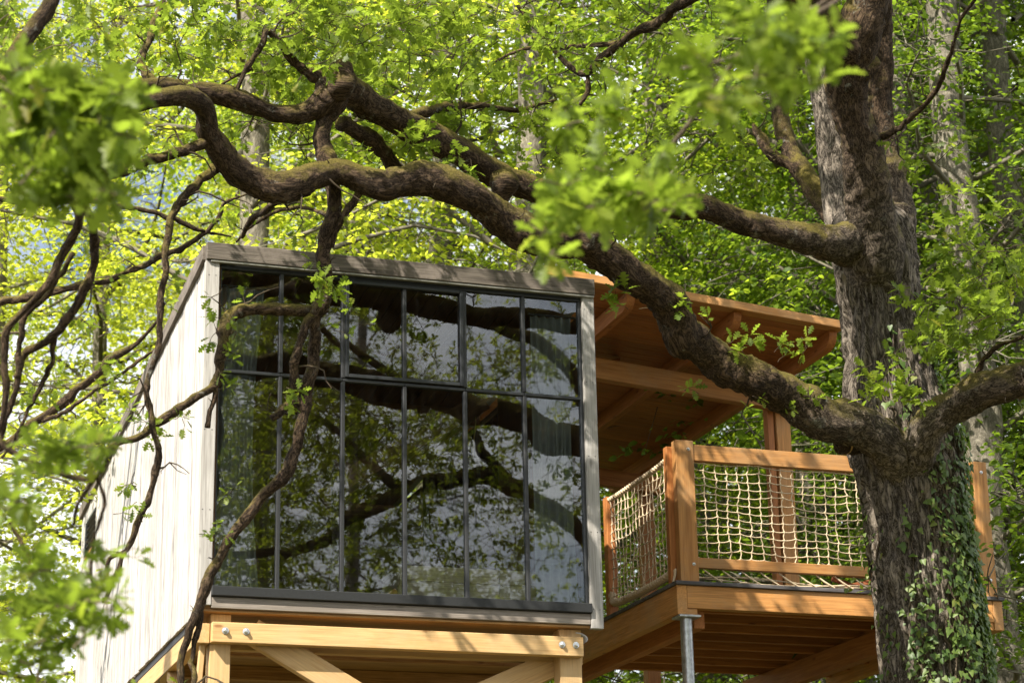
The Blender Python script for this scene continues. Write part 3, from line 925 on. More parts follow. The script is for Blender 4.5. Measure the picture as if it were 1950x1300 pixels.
yy, k = CYF, 0
while yy < CYB:
    bar('plank', (CX0, yy + .07, can_z(CX0)), (CX1, yy + .07, can_z(CX1)), 0.137, 0.024, M['larch_dark'] if k else M['larch'], can, c=0.005)
    yy += .143
    k += 1
bar('edge_board', (CX0 - .03, CYF - .014, can_z(CX0) + .012), (CX1 + .01, CYF - .014, can_z(CX1) + .010), 0.024, 0.075, M['larch'], can)
obj('roof_felt', mesh_np('roof_felt', [(CX0, CYF, can_z(CX0) + .05), (CX1, CYF, can_z(CX1) + .05), (CX1, CYB, can_z(CX1) + .05), (CX0, CYB, can_z(CX0) + .05),
                                       (CX0, CYF, can_z(CX0) + .016), (CX1, CYF, can_z(CX1) + .016), (CX1, CYB, can_z(CX1) + .016), (CX0, CYB, can_z(CX0) + .016)],
                         [(0, 1, 2, 3), (7, 6, 5, 4), (0, 4, 5, 1), (1, 5, 6, 2), (2, 6, 7, 3), (3, 7, 4, 0)], M['roofing']), can)


def rafter(x, y0, y1, h, w, mat):
    """Rafter whose front end is cut to a round nose."""
    zt = can_z(x) - .014
    prof = [(y0 + .0, zt), (y1, zt), (y1, zt - h)]
    for i in range(7):
        a = i / 6 * math.pi / 2
        prof.append((y0 + .16 - .16 * math.sin(a), zt - h + .14 - .14 * math.cos(a)))
    n = len(prof)
    V = [(x - w / 2, p[0], p[1]) for p in prof] + [(x + w / 2, p[0], p[1]) for p in prof]
    F = [tuple(range(n)), tuple(range(2 * n - 1, n - 1, -1))] + [(i, n + i, n + (i + 1) % n, (i + 1) % n) for i in range(n)]
    V = np.array(V)
    c = V.mean(0)
    L = (V - c)[:, [1, 0, 2]]
    me = mesh_py('rafter', L, [f for f in F], mat)
    return obj('rafter', me, can, Matrix(((0, 1, 0, c[0]), (1, 0, 0, c[1]), (0, 0, 1, c[2]), (0, 0, 0, 1))))


for x in (4.02, 5.05, 6.02):
    rafter(x, CYF + .06 if x < 6 else CYF + .10, CYB - .02, 0.155, 0.075, M['larch_dark'])
bar('cross_beam', (CX0, 2.42, can_z(CX0) - .345), (6.2, 2.42, can_z(6.2) - .345), 0.10, 0.20, M['larch'], can)
bar('cross_beam', (CX0, 5.9, can_z(CX0) - .31), (6.2, 5.9, can_z(6.2) - .31), 0.10, 0.19, M['larch_dark'], can)
bar('knee_brace', (4.15, 2.42, 3.16), (4.55, 2.9, 3.37), 0.06, 0.08, M['larch_dark'], can)
block('canopy_post', 6.00, 6.15, 2.48, 2.62, zt1 + .036, can_z(6.05) - .20, M['larch'], can)
block('canopy_post', 5.92, 5.985, 2.50, 2.60, zt1 + .036, can_z(6.0) - .20, M['larch_dark'], can)
block('canopy_post', 6.00, 6.15, 5.96, 6.1, GROUND, can_z(6.05) - .20, M['larch_dark'], can)

# ------------------------------------------------------------------ rope nets
def rope(name, P, R, parent, seg=6):
    V, F, D, a, S = sweep(np.asarray(P), np.asarray(R), seg)
    return obj(name, mesh_np('rope', V.reshape(-1, 3), F, M['rope'], True), parent)


def net(t, origin, ax, length, z0, z1, ncol, nrow, seed, sag=0.012, shear=0.0):
    """Knotted rope net in the vertical plane through origin along ax."""
    r = np.random.default_rng(seed)
    ax = np.asarray(ax, float)
    nrm = np.array([-ax[1], ax[0], 0.0])
    node = np.zeros((ncol, nrow, 3))
    for i in range(ncol):
        for j in range(nrow):
            s = i / (ncol - 1) * length
            h = j / (nrow - 1)
            edge = 0.0 if j in (0, nrow - 1) else 1.0
            s2 = s + shear * h * (1 - h) + r.normal(0, 0.007)
            z = z0 + (z1 - z0) * h - sag * math.sin(math.pi * i / (ncol - 1)) * 1.2 + r.normal(0, 0.006) * edge
            z -= 0.010 * math.sin(i * 0.9 + j * 0.5)
            node[i, j] = np.asarray(origin) * np.array([1, 1, 0]) + ax * s2 + nrm * r.normal(0, 0.006) + np.array([0, 0, z])
    for i in range(ncol):
        P, R = [], []
        for j in range(nrow - 1):
            for q in np.linspace(0, 1, 7)[:-1]:
                p = node[i, j] * (1 - q) + node[i, j + 1] * q
                P.append(p + ax * 0.004 * math.sin(q * math.pi * 2 + i))
                R.append(0.0050 + (0.0058 if (q < 0.1 or q > 0.9) else 0))
        P.append(node[i, -1]); R.append(.011)
        rope('rope', P, R, t)
    for j in range(nrow):
        P, R = [], []
        for i in range(ncol - 1):
            for q in np.linspace(0, 1, 7)[:-1]:
                p = node[i, j] * (1 - q) + node[i + 1, j] * q
                P.append(p + np.array([0, 0, -0.006 * math.sin(q * math.pi)]))
                R.append(0.0050 + (0.0034 if (q < 0.1 or q > 0.9) else 0))
        P.append(node[-1, j]); R.append(.010)
        rope('rope', P, R, t)
    return node


nf = thing('rope_net', 'knotted hemp rope net filling the front deck railing', 'net', (6, DYF + .05, 1.1))
net(nf, (DX0 + .22, DYF + .05, 0), (1, 0, 0), DX1 - .2 - DX0 - .22, 1.105, 1.955, 27, 13, 1, 0.01)
# slack lower edge of that net lying along the deck boards
r_ = np.random.default_rng(4)
for lo, hi, ph in ((.90, .95, 0), (.885, .93, 2.0)):
    P = [(DX0 + .22 + s * 2.7, DYF + .05 + .03 * math.sin(7 * s + ph), lo + (hi - lo) * (0.5 + .5 * math.sin(9 * s + ph))) for s in np.linspace(0, 1, 60)]
    rope('rope', P, [.0065 + (.005 if k % 5 == 0 else 0) for k in range(60)], nf)
for k in range(15):
    x = DX0 + .28 + k * .18
    rope('rope', [(x, DYF + .05, 1.0), (x + .07, DYF + .03, .94), (x + .15, DYF + .0, .885)], [.006, .009, .006], nf)
nl = thing('rope_net', 'rope net with thick rolled edges on the left side of the deck', 'net', (DX0, 2, 1.0))
net(nl, (DX0 + .03, DYF + .16, 0), (0, 1, 0), 1.56, 0.975, 1.985, 19, 13, 2, 0.02)


def twisted(P, R, parent, name='edge_rope'):
    """Rope rolled round itself: a bundle of three strands."""
    Q = catmull(np.array(P), .012)[:, :3]
    T = np.gradient(Q, axis=0)
    T /= np.linalg.norm(T, axis=1)[:, None]
    N = np.cross(T, (1.0, 0.0, 0.0)); N /= np.linalg.norm(N, axis=1)[:, None] + 1e-9
    B = np.cross(T, N)
    S = np.arange(len(Q)) * .012
    for k in range(3):
        ph = S * 42 + k * 2.094
        rope(name, Q + (N * np.cos(ph)[:, None] + B * np.sin(ph)[:, None]) * R * .55, np.full(len(Q), R * .62), parent, 6)


twisted([(DX0 + .03, DYF + .12, 1.995), (DX0 + .03, 1.7, 1.975), (DX0 + .03, 2.2, 1.97), (DX0 + .03, 2.6, 1.965), (DX0 + .03, 2.82, 1.97)], .024, nl)
twisted([(DX0 + .04, DYF + .10, 1.0), (DX0 + .03, DYF + .3, .965), (DX0 + .03, 1.9, .955), (DX0 + .03, 2.4, .96), (DX0 + .03, 2.75, .985), (DX0 + .03, 2.82, 1.08)], .034, nl)
rope('rope', [(DX0 + .04, DYF + .10, 1.0), (DX0 + .02, DYF + .08, .93), (DX0 + .0, DYF + .07, .88)], [.014, .012, .01], nl)
# ------------------------------------------------------------------ leaf shapes (length along +X, width along Y, upper side +Z)
def strip_leaf(xs, hw, curl=0.12, fold=0.18, skew=0.0):
    V, F = [], []
    n = len(xs)
    for x, h in zip(xs, hw):
        z = -curl * x * x
        V += [(x, skew * x * (1 - x), z), (x, h + skew * x * (1 - x), z + fold * h), (x, -h + skew * x * (1 - x), z + fold * h)]
    for i in range(n - 1):
        a, b = 3 * i, 3 * i + 3
        F += [(a, b, b + 1), (a, b + 1, a + 1), (a, a + 2, b + 2), (a, b + 2, b)]
    return np.array(V), np.array(F)


OAK_X = [0.0, .12, .20, .31, .36, .41, .54, .58, .63, .76, .80, .85, .94, 1.0]
OAK_W = [.010, .02, .05, .20, .17, .06, .29, .25, .075, .30, .26, .10, .15, .05]
OAK_HI = [strip_leaf(OAK_X, [w * k for w in OAK_W], c, f, s_) for k, c, f, s_ in
          ((1.0, .10, .2, .0), (.9, .3, .35, .1), (1.12, -.12, .1, -.1), (1.0, .42, .5, .05), (1.05, .2, -.1, -.06), (.85, .05, .6, .12))]
OAK_LO = strip_leaf([0, .32, .41, .56, .64, .8, 1.0], [.02, .19, .06, .27, .08, .28, .06], .18, .25)
OVAL = (np.array([(0, 0, 0), (.33, .28, .06), (.33, -.28, .06), (.72, .22, -.02), (.72, -.22, -.02), (1.0, 0, -.14)]), np.array([(0, 2, 1), (1, 2, 4), (1, 4, 3), (3, 4, 5)]))
OVAL_LO = (np.array([(0, 0, 0), (.4, .30, .05), (.4, -.30, .05), (1.0, 0, -.1)]), np.array([(0, 3, 1), (0, 2, 3)]))


def place_leaves(tpl, pos, dr, nr, size):
    """Many copies of one leaf shape as one vertex and face array."""
    V, F = tpl
    x = dr / (np.linalg.norm(dr, axis=1)[:, None] + 1e-9)
    y = np.cross(nr, x)
    y /= np.linalg.norm(y, axis=1)[:, None] + 1e-9
    z = np.cross(x, y)
    P = pos[:, None, :] + size[:, None, None] * (V[None, :, 0:1] * x[:, None, :] + V[None, :, 1:2] * y[:, None, :] + V[None, :, 2:3] * z[:, None, :])
    n, k = len(pos), len(V)
    G = (F[None] + (np.arange(n) * k)[:, None, None]).reshape(-1, 3)
    return P.reshape(-1, 3), G, np.repeat(RNG.random(n), k)


class Foliage:
    def __init__(self, seed):
        self.p, self.d, self.n, self.s, self.tw = [], [], [], [], []
        self.r = np.random.default_rng(seed)

    def rosette(self, pos, axis, n, size, spread=1.0):
        r = self.r
        axis = axis / (np.linalg.norm(axis) + 1e-9)
        h = np.cross(axis, (0.3, 0.2, 1.0))
        h /= np.linalg.norm(h) + 1e-9
        g = np.cross(axis, h)
        a = np.arange(n) * 2.4 + r.random() * 6
        el = r.uniform(0.25, 1.25, n) * spread
        d = axis[None] * np.cos(el)[:, None] + (h[None] * np.cos(a)[:, None] + g[None] * np.sin(a)[:, None]) * np.sin(el)[:, None]
        d[:, 2] -= r.uniform(0.0, 0.35, n)
        nn = np.array([0, 0, 1.0])[None] * 0.9 + axis[None] * 0.5 + r.normal(0, .45, (n, 3))
        self.p.append(pos[None] + d * 0.012 - axis[None] * (r.random((n, 1)) * 0.05))
        self.d.append(d)
        self.n.append(nn)
        self.s.append(size * r.uniform(0.65, 1.15, n))

    def spray(self, root, direction, length, size, nros=3, nleaf=6, tw=0.004):
        """A twig that forks into a few side shoots, each ending in a rosette of leaves."""
        r = self.r
        direction = direction / (np.linalg.norm(direction) + 1e-9)
        pts = [root]
        d = direction.copy()
        for k in range(4):
            d = d + r.normal(0, .22, 3)
            d[2] += 0.03
            d /= np.linalg.norm(d)
            pts.append(pts[-1] + d * length / 4)
        self.tw.append((np.array(pts), tw, tw * .45))
        self.rosette(pts[-1], d, nleaf, size)
        for k in range(nros - 1):
            j = r.integers(1, 4)
            e = d + r.normal(0, .8, 3)
            e /= np.linalg.norm(e)
            q = pts[j] + e * length * r.uniform(.25, .5)
            self.tw.append((np.array([pts[j], (pts[j] + q) / 2 + r.normal(0, .008, 3), q]), tw * .6, tw * .35))
            self.rosette(q, e, nleaf, size)

    def cloud(self, u, v, ru, rv, d0, d1, n, size, length=.3, nros=3, nleaf=6, tw=.004):
        """n sprays round the sight line of photo pixel u, v, between depths d0 and d1."""
        r = self.r
        for k in range(n):
            a, q = r.random() * 6.283, math.sqrt(r.random())
            dd = r.uniform(d0, d1)
            root = at(u + ru * q * math.cos(a), v + rv * q * math.sin(a), dd)
            e = r.normal(0, 1, 3)
            e[2] = abs(e[2]) * .4 - .25
            self.spray(root - e / np.linalg.norm(e) * length * .5, e, length * r.uniform(.6, 1.3), size, nros, nleaf, tw)

    def twiggy(self, rows, per_m, leafy=.3, size=.08, reach=.28):
        """Kinked side twigs and dead stubs along a limb, some ending in a few leaves."""
        r = self.r
        Q = catmull(rows, .05)
        L = len(Q) * .05
        for k in range(int(L * per_m)):
            i = int(r.integers(2, len(Q) - 1))
            t = Q[i, :3] - Q[i - 1, :3]
            t /= np.linalg.norm(t) + 1e-9
            d = r.normal(0, 1, 3)
            d -= t * (d @ t) * .7
            d[2] += .15
            d /= np.linalg.norm(d)
            ln = reach * r.uniform(.3, 1.5) * (.35 if r.random() < .25 else 1)
            p = Q[i, :3] + d * Q[i, 3] * .6
            pts = [p]
            m = 5
            for j in range(m):
                d = d + r.normal(0, .38, 3)
                d /= np.linalg.norm(d)
                pts.append(pts[-1] + d * ln / m)
            r0 = min(Q[i, 3] * .35, .0045 + ln * .012)
            self.tw.append((np.array(pts), r0, r0 * .3))
            for q in range(int(r.integers(0, 3))):
                j = int(r.integers(1, m))
                e = d + r.normal(0, .9, 3)
                e /= np.linalg.norm(e)
                a = pts[j] + e * ln * .3
                b_ = a + (e + r.normal(0, .5, 3)) * ln * .18
                self.tw.append((np.array([pts[j], a, b_]), r0 * .55, r0 * .25))
                if r.random() < leafy:
                    self.rosette(b_, e, 5, size)
            if r.random() < leafy:
                self.rosette(pts[-1], d, 6, size)

    def build(self, parent, mat, n_single=300, lo=OAK_LO):
        P, D, N, S = np.vstack(self.p), np.vstack(self.d), np.vstack(self.n), np.concatenate(self.s)
        u, v, z = project(P)
        inframe = (z > 1) & (u > -20) & (u < 1970) & (v > -20) & (v < 1320)
        score = np.where(inframe, S / np.maximum(z, 1), 0)
        order = np.argsort(-score)
        top = [i for i in order[:n_single] if score[i] > 0]
        mask = np.ones(len(P), bool)
        mask[top] = False
        leaf_meshes = []
        for k, (Vh, Fh) in enumerate(OAK_HI):
            leaf_meshes.append(mesh_np('leaf', Vh, Fh, mat, True))
        for i in top:
            x = D[i] / np.linalg.norm(D[i])
            y_ = np.cross(N[i], x); y_ /= np.linalg.norm(y_)
            zz = np.cross(x, y_)
            s = S[i]
            Mx = Matrix(((x[0] * s, y_[0] * s, zz[0] * s, P[i][0]), (x[1] * s, y_[1] * s, zz[1] * s, P[i][1]), (x[2] * s, y_[2] * s, zz[2] * s, P[i][2]), (0, 0, 0, 1)))
            obj('leaf', leaf_meshes[int(self.r.integers(0, 6))], parent, Mx)
        near = mask & inframe
        far = mask & ~inframe
        if near.any():
            V, F, T = place_leaves(OAK_HI[0], P[near], D[near], N[near], S[near])
            o = obj('foliage', mesh_np('foliage', V, F, mat, True, T), parent)
            o['kind'] = 'stuff'
        if far.any():
            V, F, T = place_leaves(lo, P[far], D[far], N[far], S[far])
            o = obj('outer_foliage', mesh_np('outer_foliage', V, F, mat, True, T), parent)
            o['kind'] = 'stuff'
        VV, FF, b = [], [], 0
        for pts, r0, r1 in self.tw:
            V, F, _, _, _ = sweep(pts, np.linspace(r0, r1, len(pts)), 5)
            VV.append(V.reshape(-1, 3)); FF.append(F + b); b += V.size // 3
        if VV:
            o = obj('twigs', mesh_np('twigs', np.vstack(VV), np.vstack(FF), M['twig'], True), parent)
            o['kind'] = 'stuff'


# ------------------------------------------------------------------ the oak that stands before the deck
TD = 17.6
trunk_px = [(1738, 2500, TD, 150), (1760, 2250, TD, 112), (1775, 1900, TD, 100), (1785, 1500, TD, 98), (1778, 1300, TD, 97), (1760, 1150, TD, 95), (1742, 1000, TD, 92), (1729, 900, TD, 98),
            (1716, 840, TD, 104), (1700, 780, TD, 93), (1688, 700, TD, 80), (1677, 620, TD, 74), (1667, 540, TD, 76), (1661, 480, TD, 80), (1658, 440, TD, 76), (1656, 405, TD, 60), (1655, 385, TD, 20)]
rows = px_path(trunk_px)
rows[0][2] = min(rows[0][2], GROUND - .1)
oak_base = (rows[1][0], rows[1][1], GROUND)
oak = thing('oak_tree', 'old oak with ivy clad trunk and sinuous mossy limbs in front of the deck', 'tree', oak_base)


def trunk_mesh(rows, seg, step, seed, depth=0.05, kf=7.0, mat=None):
    Q = catmull(rows, step)
    P, R = Q[:, :3], Q[:, 3]
    V, F, D, a, S = sweep(P, R, seg)
    n = len(P)
    ang = np.tile(a, n)
    ss = np.repeat(S, seg)
    RR = np.repeat(R, seg)
    warp = fbm(np.stack([np.cos(ang) * 2, np.sin(ang) * 2, ss * 2.0], 1), 3, seed + 3) - .5
    c1 = np.stack([np.cos(ang + warp * .5) * kf, np.sin(ang + warp * .5) * kf, ss * 2.6], 1)
    rid = np.abs(2 * vnoise(c1, seed) - 1) * .65 + np.abs(2 * vnoise(c1 * 2.1 + 7, seed + 1) - 1) * .35
    rid = np.minimum(rid * 2.4, 1.0)
    fine = fbm(np.stack([np.cos(ang) * kf * 3, np.sin(ang) * kf * 3, ss * 14], 1), 3, seed + 2)
    lump = fbm(np.stack([np.cos(ang) * 1.1, np.sin(ang) * 1.1, ss * 1.1], 1), 2, seed + 6) - .5
    disp = RR * .24 * lump + depth * (rid - .8) + depth * .45 * (fine - .5)
    V = (V.reshape(-1, 3) + D.reshape(-1, 3) * disp[:, None]).reshape(n, seg, 3)
    V2, F2 = capped(V, F, n, seg)
    bk = np.stack([np.cos(ang) * R.mean(), np.sin(ang) * R.mean(), ss], 1)
    return mesh_np('trunk', V2, F2, mat, True, bark=np.vstack([bk, bk[:1], bk[-1:]])), P, R


tm, TP, TR = trunk_mesh(rows, 170, .013, 11, 0.07, 7.5, M['bark'])
obj('trunk', tm, oak)
BRANCHES = {
    'stem': [[(1672, 600, 17.6, 20), (1668, 540, 17.55, 52), (1663, 470, 17.42, 60), (1660, 430, 17.3, 52), (1655, 380, 17.2, 45), (1646, 300, 17.05, 39), (1636, 210, 16.95, 35), (1628, 140, 16.9, 42), (1640, 50, 16.8, 44), (1655, -30, 16.8, 40), (1660, -300, 16.7, 36), (1690, -700, 16.6, 26), (1680, -1100, 16.6, 14)],
             [(1632, 140, 16.9, 40), (1590, 70, 16.7, 40), (1555, 20, 16.5, 40), (1510, -40, 16.2, 38), (1350, -250, 15.5, 30), (1200, -500, 15, 22), (1150, -800, 14.6, 10)],
             [(1680, 600, 17.7, 20), (1685, 530, 17.7, 52), (1698, 450, 17.8, 48), (1697, 360, 17.9, 38), (1684, 260, 18.0, 28), (1672, 150, 18.0, 24), (1674, 0, 18.0, 24), (1690, -300, 17.9, 25), (1760, -800, 18, 12)]],
    'pale_stem': [[(1655, 560, 17.7, 20), (1640, 490, 17.8, 46), (1622, 440, 17.9, 48), (1610, 390, 18.0, 44), (1598, 320, 18.1, 38), (1586, 240, 18.2, 34), (1572, 170, 18.3, 30), (1560, 90, 18.4, 28), (1555, 0, 18.5, 26), (1540, -400, 18.6, 20), (1500, -800, 18.6, 9)]],
    'limb': [[(1735, 880, 17.45, 64), (1650, 822, 17.1, 54), (1545, 778, 16.8, 46), (1445, 738, 16.55, 45), (1370, 690, 16.35, 44), (1312, 625, 16.15, 42), (1255, 560, 15.95, 42), (1190, 502, 15.75, 42), (1110, 464, 15.55, 40),
              (1030, 440, 15.4, 39), (950, 405, 15.25, 39), (880, 368, 15.1, 38), (800, 342, 15.0, 37), (720, 336, 14.9, 35), (650, 330, 14.8, 35), (595, 343, 14.7, 36), (540, 367, 14.6, 37), (480, 350, 14.5, 35), (434, 312, 14.4, 33),
              (412, 262, 14.3, 29), (390, 208, 14.2, 24), (345, 182, 14.0, 22), (280, 195, 13.8, 20), (200, 230, 13.6, 16), (120, 250, 13.4, 12), (20, 300, 13.2, 7)],
             [(1720, 890, 17.4, 62), (1772, 812, 17.1, 50), (1835, 757, 16.9, 46), (1900, 737, 16.7, 46), (1960, 722, 16.6, 45), (2100, 690, 16.3, 40), (2300, 600, 16, 30), (2500, 450, 15.7, 18)],
             [(1700, 500, 17.75, 70), (1630, 468, 17.5, 56), (1580, 456, 17.15, 39), (1505, 450, 16.9, 33), (1430, 420, 16.75, 32), (1370, 396, 16.6, 30), (1290, 392, 16.5, 30), (1200, 388, 16.4, 30), (1100, 372, 16.3, 31), (1000, 345, 16.2, 31), (930, 313, 16.0, 32),
              (860, 275, 15.8, 33), (790, 236, 15.6, 33), (725, 195, 15.4, 33), (680, 160, 15.2, 36), (648, 158, 15.1, 40), (632, 190, 15.05, 36), (590, 214, 15.0, 28), (535, 213, 14.9, 26), (480, 195, 14.8, 25), (420, 176, 14.7, 24), (350, 166, 14.6, 23), (280, 170, 14.4, 20), (180, 160, 14.1, 16), (60, 170, 13.8, 10)]],
    'branch': [[(640, 180, 15.08, 32), (622, 240, 15.0, 24), (620, 290, 14.95, 25), (632, 350, 14.9, 20), (628, 420, 14.88, 18), (618, 500, 14.85, 18), (612, 565, 14.8, 20), (604, 620, 14.8, 15), (592, 690, 14.78, 15), (575, 740, 14.75, 19), (572, 800, 14.7, 16), (560, 855, 14.68, 16),
                (540, 897, 14.62, 16), (492, 950, 14.6, 14), (455, 1002, 14.55, 13), (412, 1066, 14.5, 12), (386, 1122, 14.45, 14), (366, 1190, 14.4, 11), (350, 1240, 14.4, 9), (344, 1310, 14.3, 9), (335, 1420, 14.2, 7), (350, 1560, 14.1, 4)],
               [(606, 590, 14.8, 17), (584, 620, 14.7, 13), (566, 680, 14.68, 12), (566, 745, 14.72, 13)],
               [(384, 1140, 14.45, 10), (378, 1200, 14.42, 8), (366, 1250, 14.4, 7), (372, 1320, 14.3, 7), (380, 1430, 14.2, 4)],
               [(604, 592, 14.8, 18), (560, 590, 14.72, 16), (500, 590, 14.65, 15), (450, 592, 14.6, 16), (428, 615, 14.58, 15), (424, 670, 14.5, 14), (408, 725, 14.45, 13), (370, 760, 14.4, 11), (320, 790, 14.3, 11), (270, 826, 14.2, 9), (215, 850, 14.1, 7), (160, 900, 14.0, 4)],
               [(412, 725, 14.45, 7), (402, 780, 14.45, 6), (396, 812, 14.45, 8)],
               [(567, 765, 14.7, 12), (540, 776, 14.65, 10), (516, 793, 14.6, 9)],
               [(700, 340, 14.9, 14), (672, 385, 14.85, 10), (645, 430, 14.85, 8), (632, 470, 14.85, 6)],
               [(415, 268, 14.3, 18), (370, 277, 14.2, 16), (310, 295, 14.1, 14), (250, 322, 14.0, 11), (180, 345, 13.8, 8), (100, 395, 13.6, 5)],
               [(410, 320, 14.4, 15), (375, 350, 14.3, 12), (345, 385, 14.2, 11), (322, 425, 14.1, 9), (314, 500, 14.0, 9), (308, 590, 13.95, 9), (300, 670, 13.9, 8), (282, 735, 13.85, 9), (290, 800, 13.8, 8), (302, 860, 13.8, 8), (292, 925, 13.8, 8), (262, 1000, 13.75, 8), (228, 1070, 13.7, 7), (200, 1145, 13.7, 5)],
               [(245, 1045, 13.75, 5), (207, 1066, 13.7, 5), (205, 1120, 13.7, 4)],
               [(665, 150, 15.2, 22), (600, 140, 15.0, 14), (550, 100, 14.9, 12), (510, 60, 14.8, 8), (492, 95, 14.75, 8), (470, 130, 14.7, 7), (450, 175, 14.7, 6)],
               [(650, 235, 15.2, 22), (700, 260, 15.5, 20), (735, 295, 15.8, 19), (765, 330, 16, 16)],
               [(780, 220, 15.6, 14), (830, 207, 15.9, 11), (900, 200, 16.2, 9), (990, 208, 16.4, 6), (1060, 190, 16.6, 3)],
               [(1640, 260, 17.0, 16), (1700, 250, 16.9, 9), (1770, 190, 16.6, 7), (1800, 130, 16.3, 6), (1830, 40, 16, 5), (1900, -60, 15.8, 4)],
               [(1600, 430, 18.1, 30), (1545, 345, 18.5, 25), (1508, 290, 18.8, 24), (1490, 200, 19.0, 22), (1478, 90, 19.2, 20), (1470, -60, 19.4, 18)],
               [(1530, 325, 18.6, 18), (1480, 295, 18.7, 15), (1450, 262, 18.8, 13), (1435, 235, 18.8, 5)],
               [(1560, 10, 16.6, 24), (1440, -30, 17.2, 18), (1330, -10, 17.8, 15), (1255, 40, 18.2, 13), (1200, 70, 18.4, 11), (1150, 105, 18.6, 10), (1118, 140, 18.7, 9), (1080, 120, 18.8, 7), (1030, 65, 19, 6), (985, 10, 19.2, 5)],
               [(1180, 82, 18.5, 7), (1130, 85, 18.6, 6), (1060, 90, 18.8, 5), (990, 95, 19, 4), (930, 125, 19.2, 3)],
               [(1118, 140, 18.7, 7), (1122, 170, 18.7, 6), (1105, 200, 18.7, 4)],
               [(300, 175, 14.5, 12), (270, 120, 14.8, 9), (290, 60, 15.1, 8), (310, 0, 15.3, 6)],
               [(480, 130, 14.75, 5), (440, 150, 14.7, 4), (400, 175, 14.65, 3)],
               [(540, 375, 14.6, 9), (480, 420, 15, 8), (460, 450, 15.2, 5)],
               [(630, 410, 14.9, 6), (580, 395, 15.1, 5), (530, 400, 15.3, 5), (480, 430, 15.5, 4), (450, 460, 15.6, 3)],
               [(1850, 740, 16.9, 9), (1870, 690, 16.8, 7), (1900, 660, 16.7, 6), (1950, 640, 16.6, 5)]],
}
sd = 20
LIMBS = []
for kind, lst in BRANCHES.items():
    for pts in lst:
        big = max(p[3] for p in pts)
        sd += 1
        if kind == 'pale_stem':
            me, _, _ = trunk_mesh(px_path(pts), 70, .022, sd, .02, 5.5, M['bark'])
            obj('stem', me, oak)
        else:
            obj(kind, limb_mesh(px_path(pts), 28 if big > 28 else 12, .02, .20 if big > 28 else .28, seed=sd, mat=M['limb'], ridges=.06 if big > 28 else .10, gnarl=.30 if kind == 'stem' else .5, slim=1.0 if kind == 'stem' else .78, blend=1.7 if pts[0][0] > 1600 and big > 40 else 0.0), oak)
            if kind != 'stem':
                LIMBS.append(px_path(pts))
# burls and the sawn stub
for u, v, d, r in ((960, 350, 15.95, 34), (650, 150, 15.0, 40), (1120, 455, 15.4, 26), (1465, 712, 16.5, 17)):
    obj('burl', limb_mesh(px_path([(u - r * .6, v + 2, d, r * .3), (u - r * .3, v, d - .02, r * .85), (u + r * .2, v, d - .03, r), (u + r * .7, v + 3, d, r * .4)]), 20, .01, .3, seed=int(u), mat=M['limb'], ridges=.1), oak)
s0, s1 = at(1640, 842, 17.3), at(1606, 846, 17.0)
ax_ = (s1 - s0) / np.linalg.norm(s1 - s0)
stub = obj('sawn_stub', limb_mesh(np.array([np.append(s0, .09), np.append(s0 * .5 + s1 * .5, .088), np.append(s1, .086)]), 20, .02, .05, seed=3, mat=M['limb']), oak)
V, F, _, _, _ = sweep(np.array([s1 - ax_ * .002, s1 + ax_ * .006, s1 + ax_ * .008]), np.array([.084, .082, .001]), 20)
obj('sawn_face', mesh_np('sawn_face', V.reshape(-1, 3), F, M['sawn']), stub)

oakf = Foliage(31)
# small leafy shoots that sprout straight from the limbs (photo pixel, depth, leaf length, rosettes)
for u, v, d, s, nr in ((608, 535, 14.55, .11, 4), (625, 545, 14.5, .12, 3), (590, 500, 14.7, .08, 2), (560, 750, 14.5, .09, 3), (545, 765, 14.5, .09, 2), (450, 690, 14.4, .08, 2), (430, 605, 14.4, .07, 2), (400, 635, 14.4, .09, 2),
                       (420, 730, 14.3, .08, 2), (660, 600, 14.7, .07, 2), (690, 620, 14.7, .06, 1), (640, 620, 14.7, .07, 2), (400, 1020, 14.4, .08, 2), (415, 1005, 14.4, .07, 2), (450, 935, 14.4, .07, 2), (345, 800, 14.2, .08, 3),
                       (280, 800, 14.1, .09, 3), (255, 790, 14.1, .08, 2), (1165, 570, 15.6, .12, 2), (1195, 585, 15.6, .12, 2), (1285, 590, 15.9, .11, 2), (1400, 655, 16.2, .11, 3), (1440, 650, 16.1, .10, 3), (1480, 665, 16.2, .11, 3), (1530, 660, 16.3, .10, 3),
                       (1315, 745, 16.2, .1, 2), (1420, 770, 16.3, .07, 2), (1540, 755, 16.5, .1, 2), (800, 265, 15.3, .13, 5), (780, 280, 15.2, .12, 4), (870, 310, 15.3, .11, 3), (890, 320, 15.3, .10, 3), (830, 330, 15.2, .09, 2), (700, 300, 15, .08, 2),
                       (1690, 690, 16.8, .12, 3), (1650, 720, 16.8, .12, 4), (1720, 740, 16.6, .13, 5), (1670, 760, 16.7, .12, 4), (1740, 770, 16.6, .11, 4), (1760, 650, 16.6, .12, 4), (1780, 640, 16.7, .12, 4), (1800, 620, 16.7, .12, 3), (1720, 570, 16.9, .11, 3), (1745, 600, 16.8, .11, 3),
                       (260, 320, 13.8, .09, 4), (420, 420, 14.0, .08, 3), (245, 970, 13.6, .08, 3), (255, 915, 13.7, .07, 3), (210, 1150, 13.6, .06, 2)):
    for k in range(nr):
        e = oakf.r.normal(0, 1, 3) + np.array([0, -1.0, -.1])
        q = at(u + oakf.r.normal(0, 9), v + oakf.r.normal(0, 9), d)
        oakf.spray(q - e / np.linalg.norm(e) * .06, e, .10, s, 1, 5, .003)
for q in LIMBS:
    oakf.twiggy(q, 3.6 if q[:, 3].max() < .1 else 2.4, .22, .085)
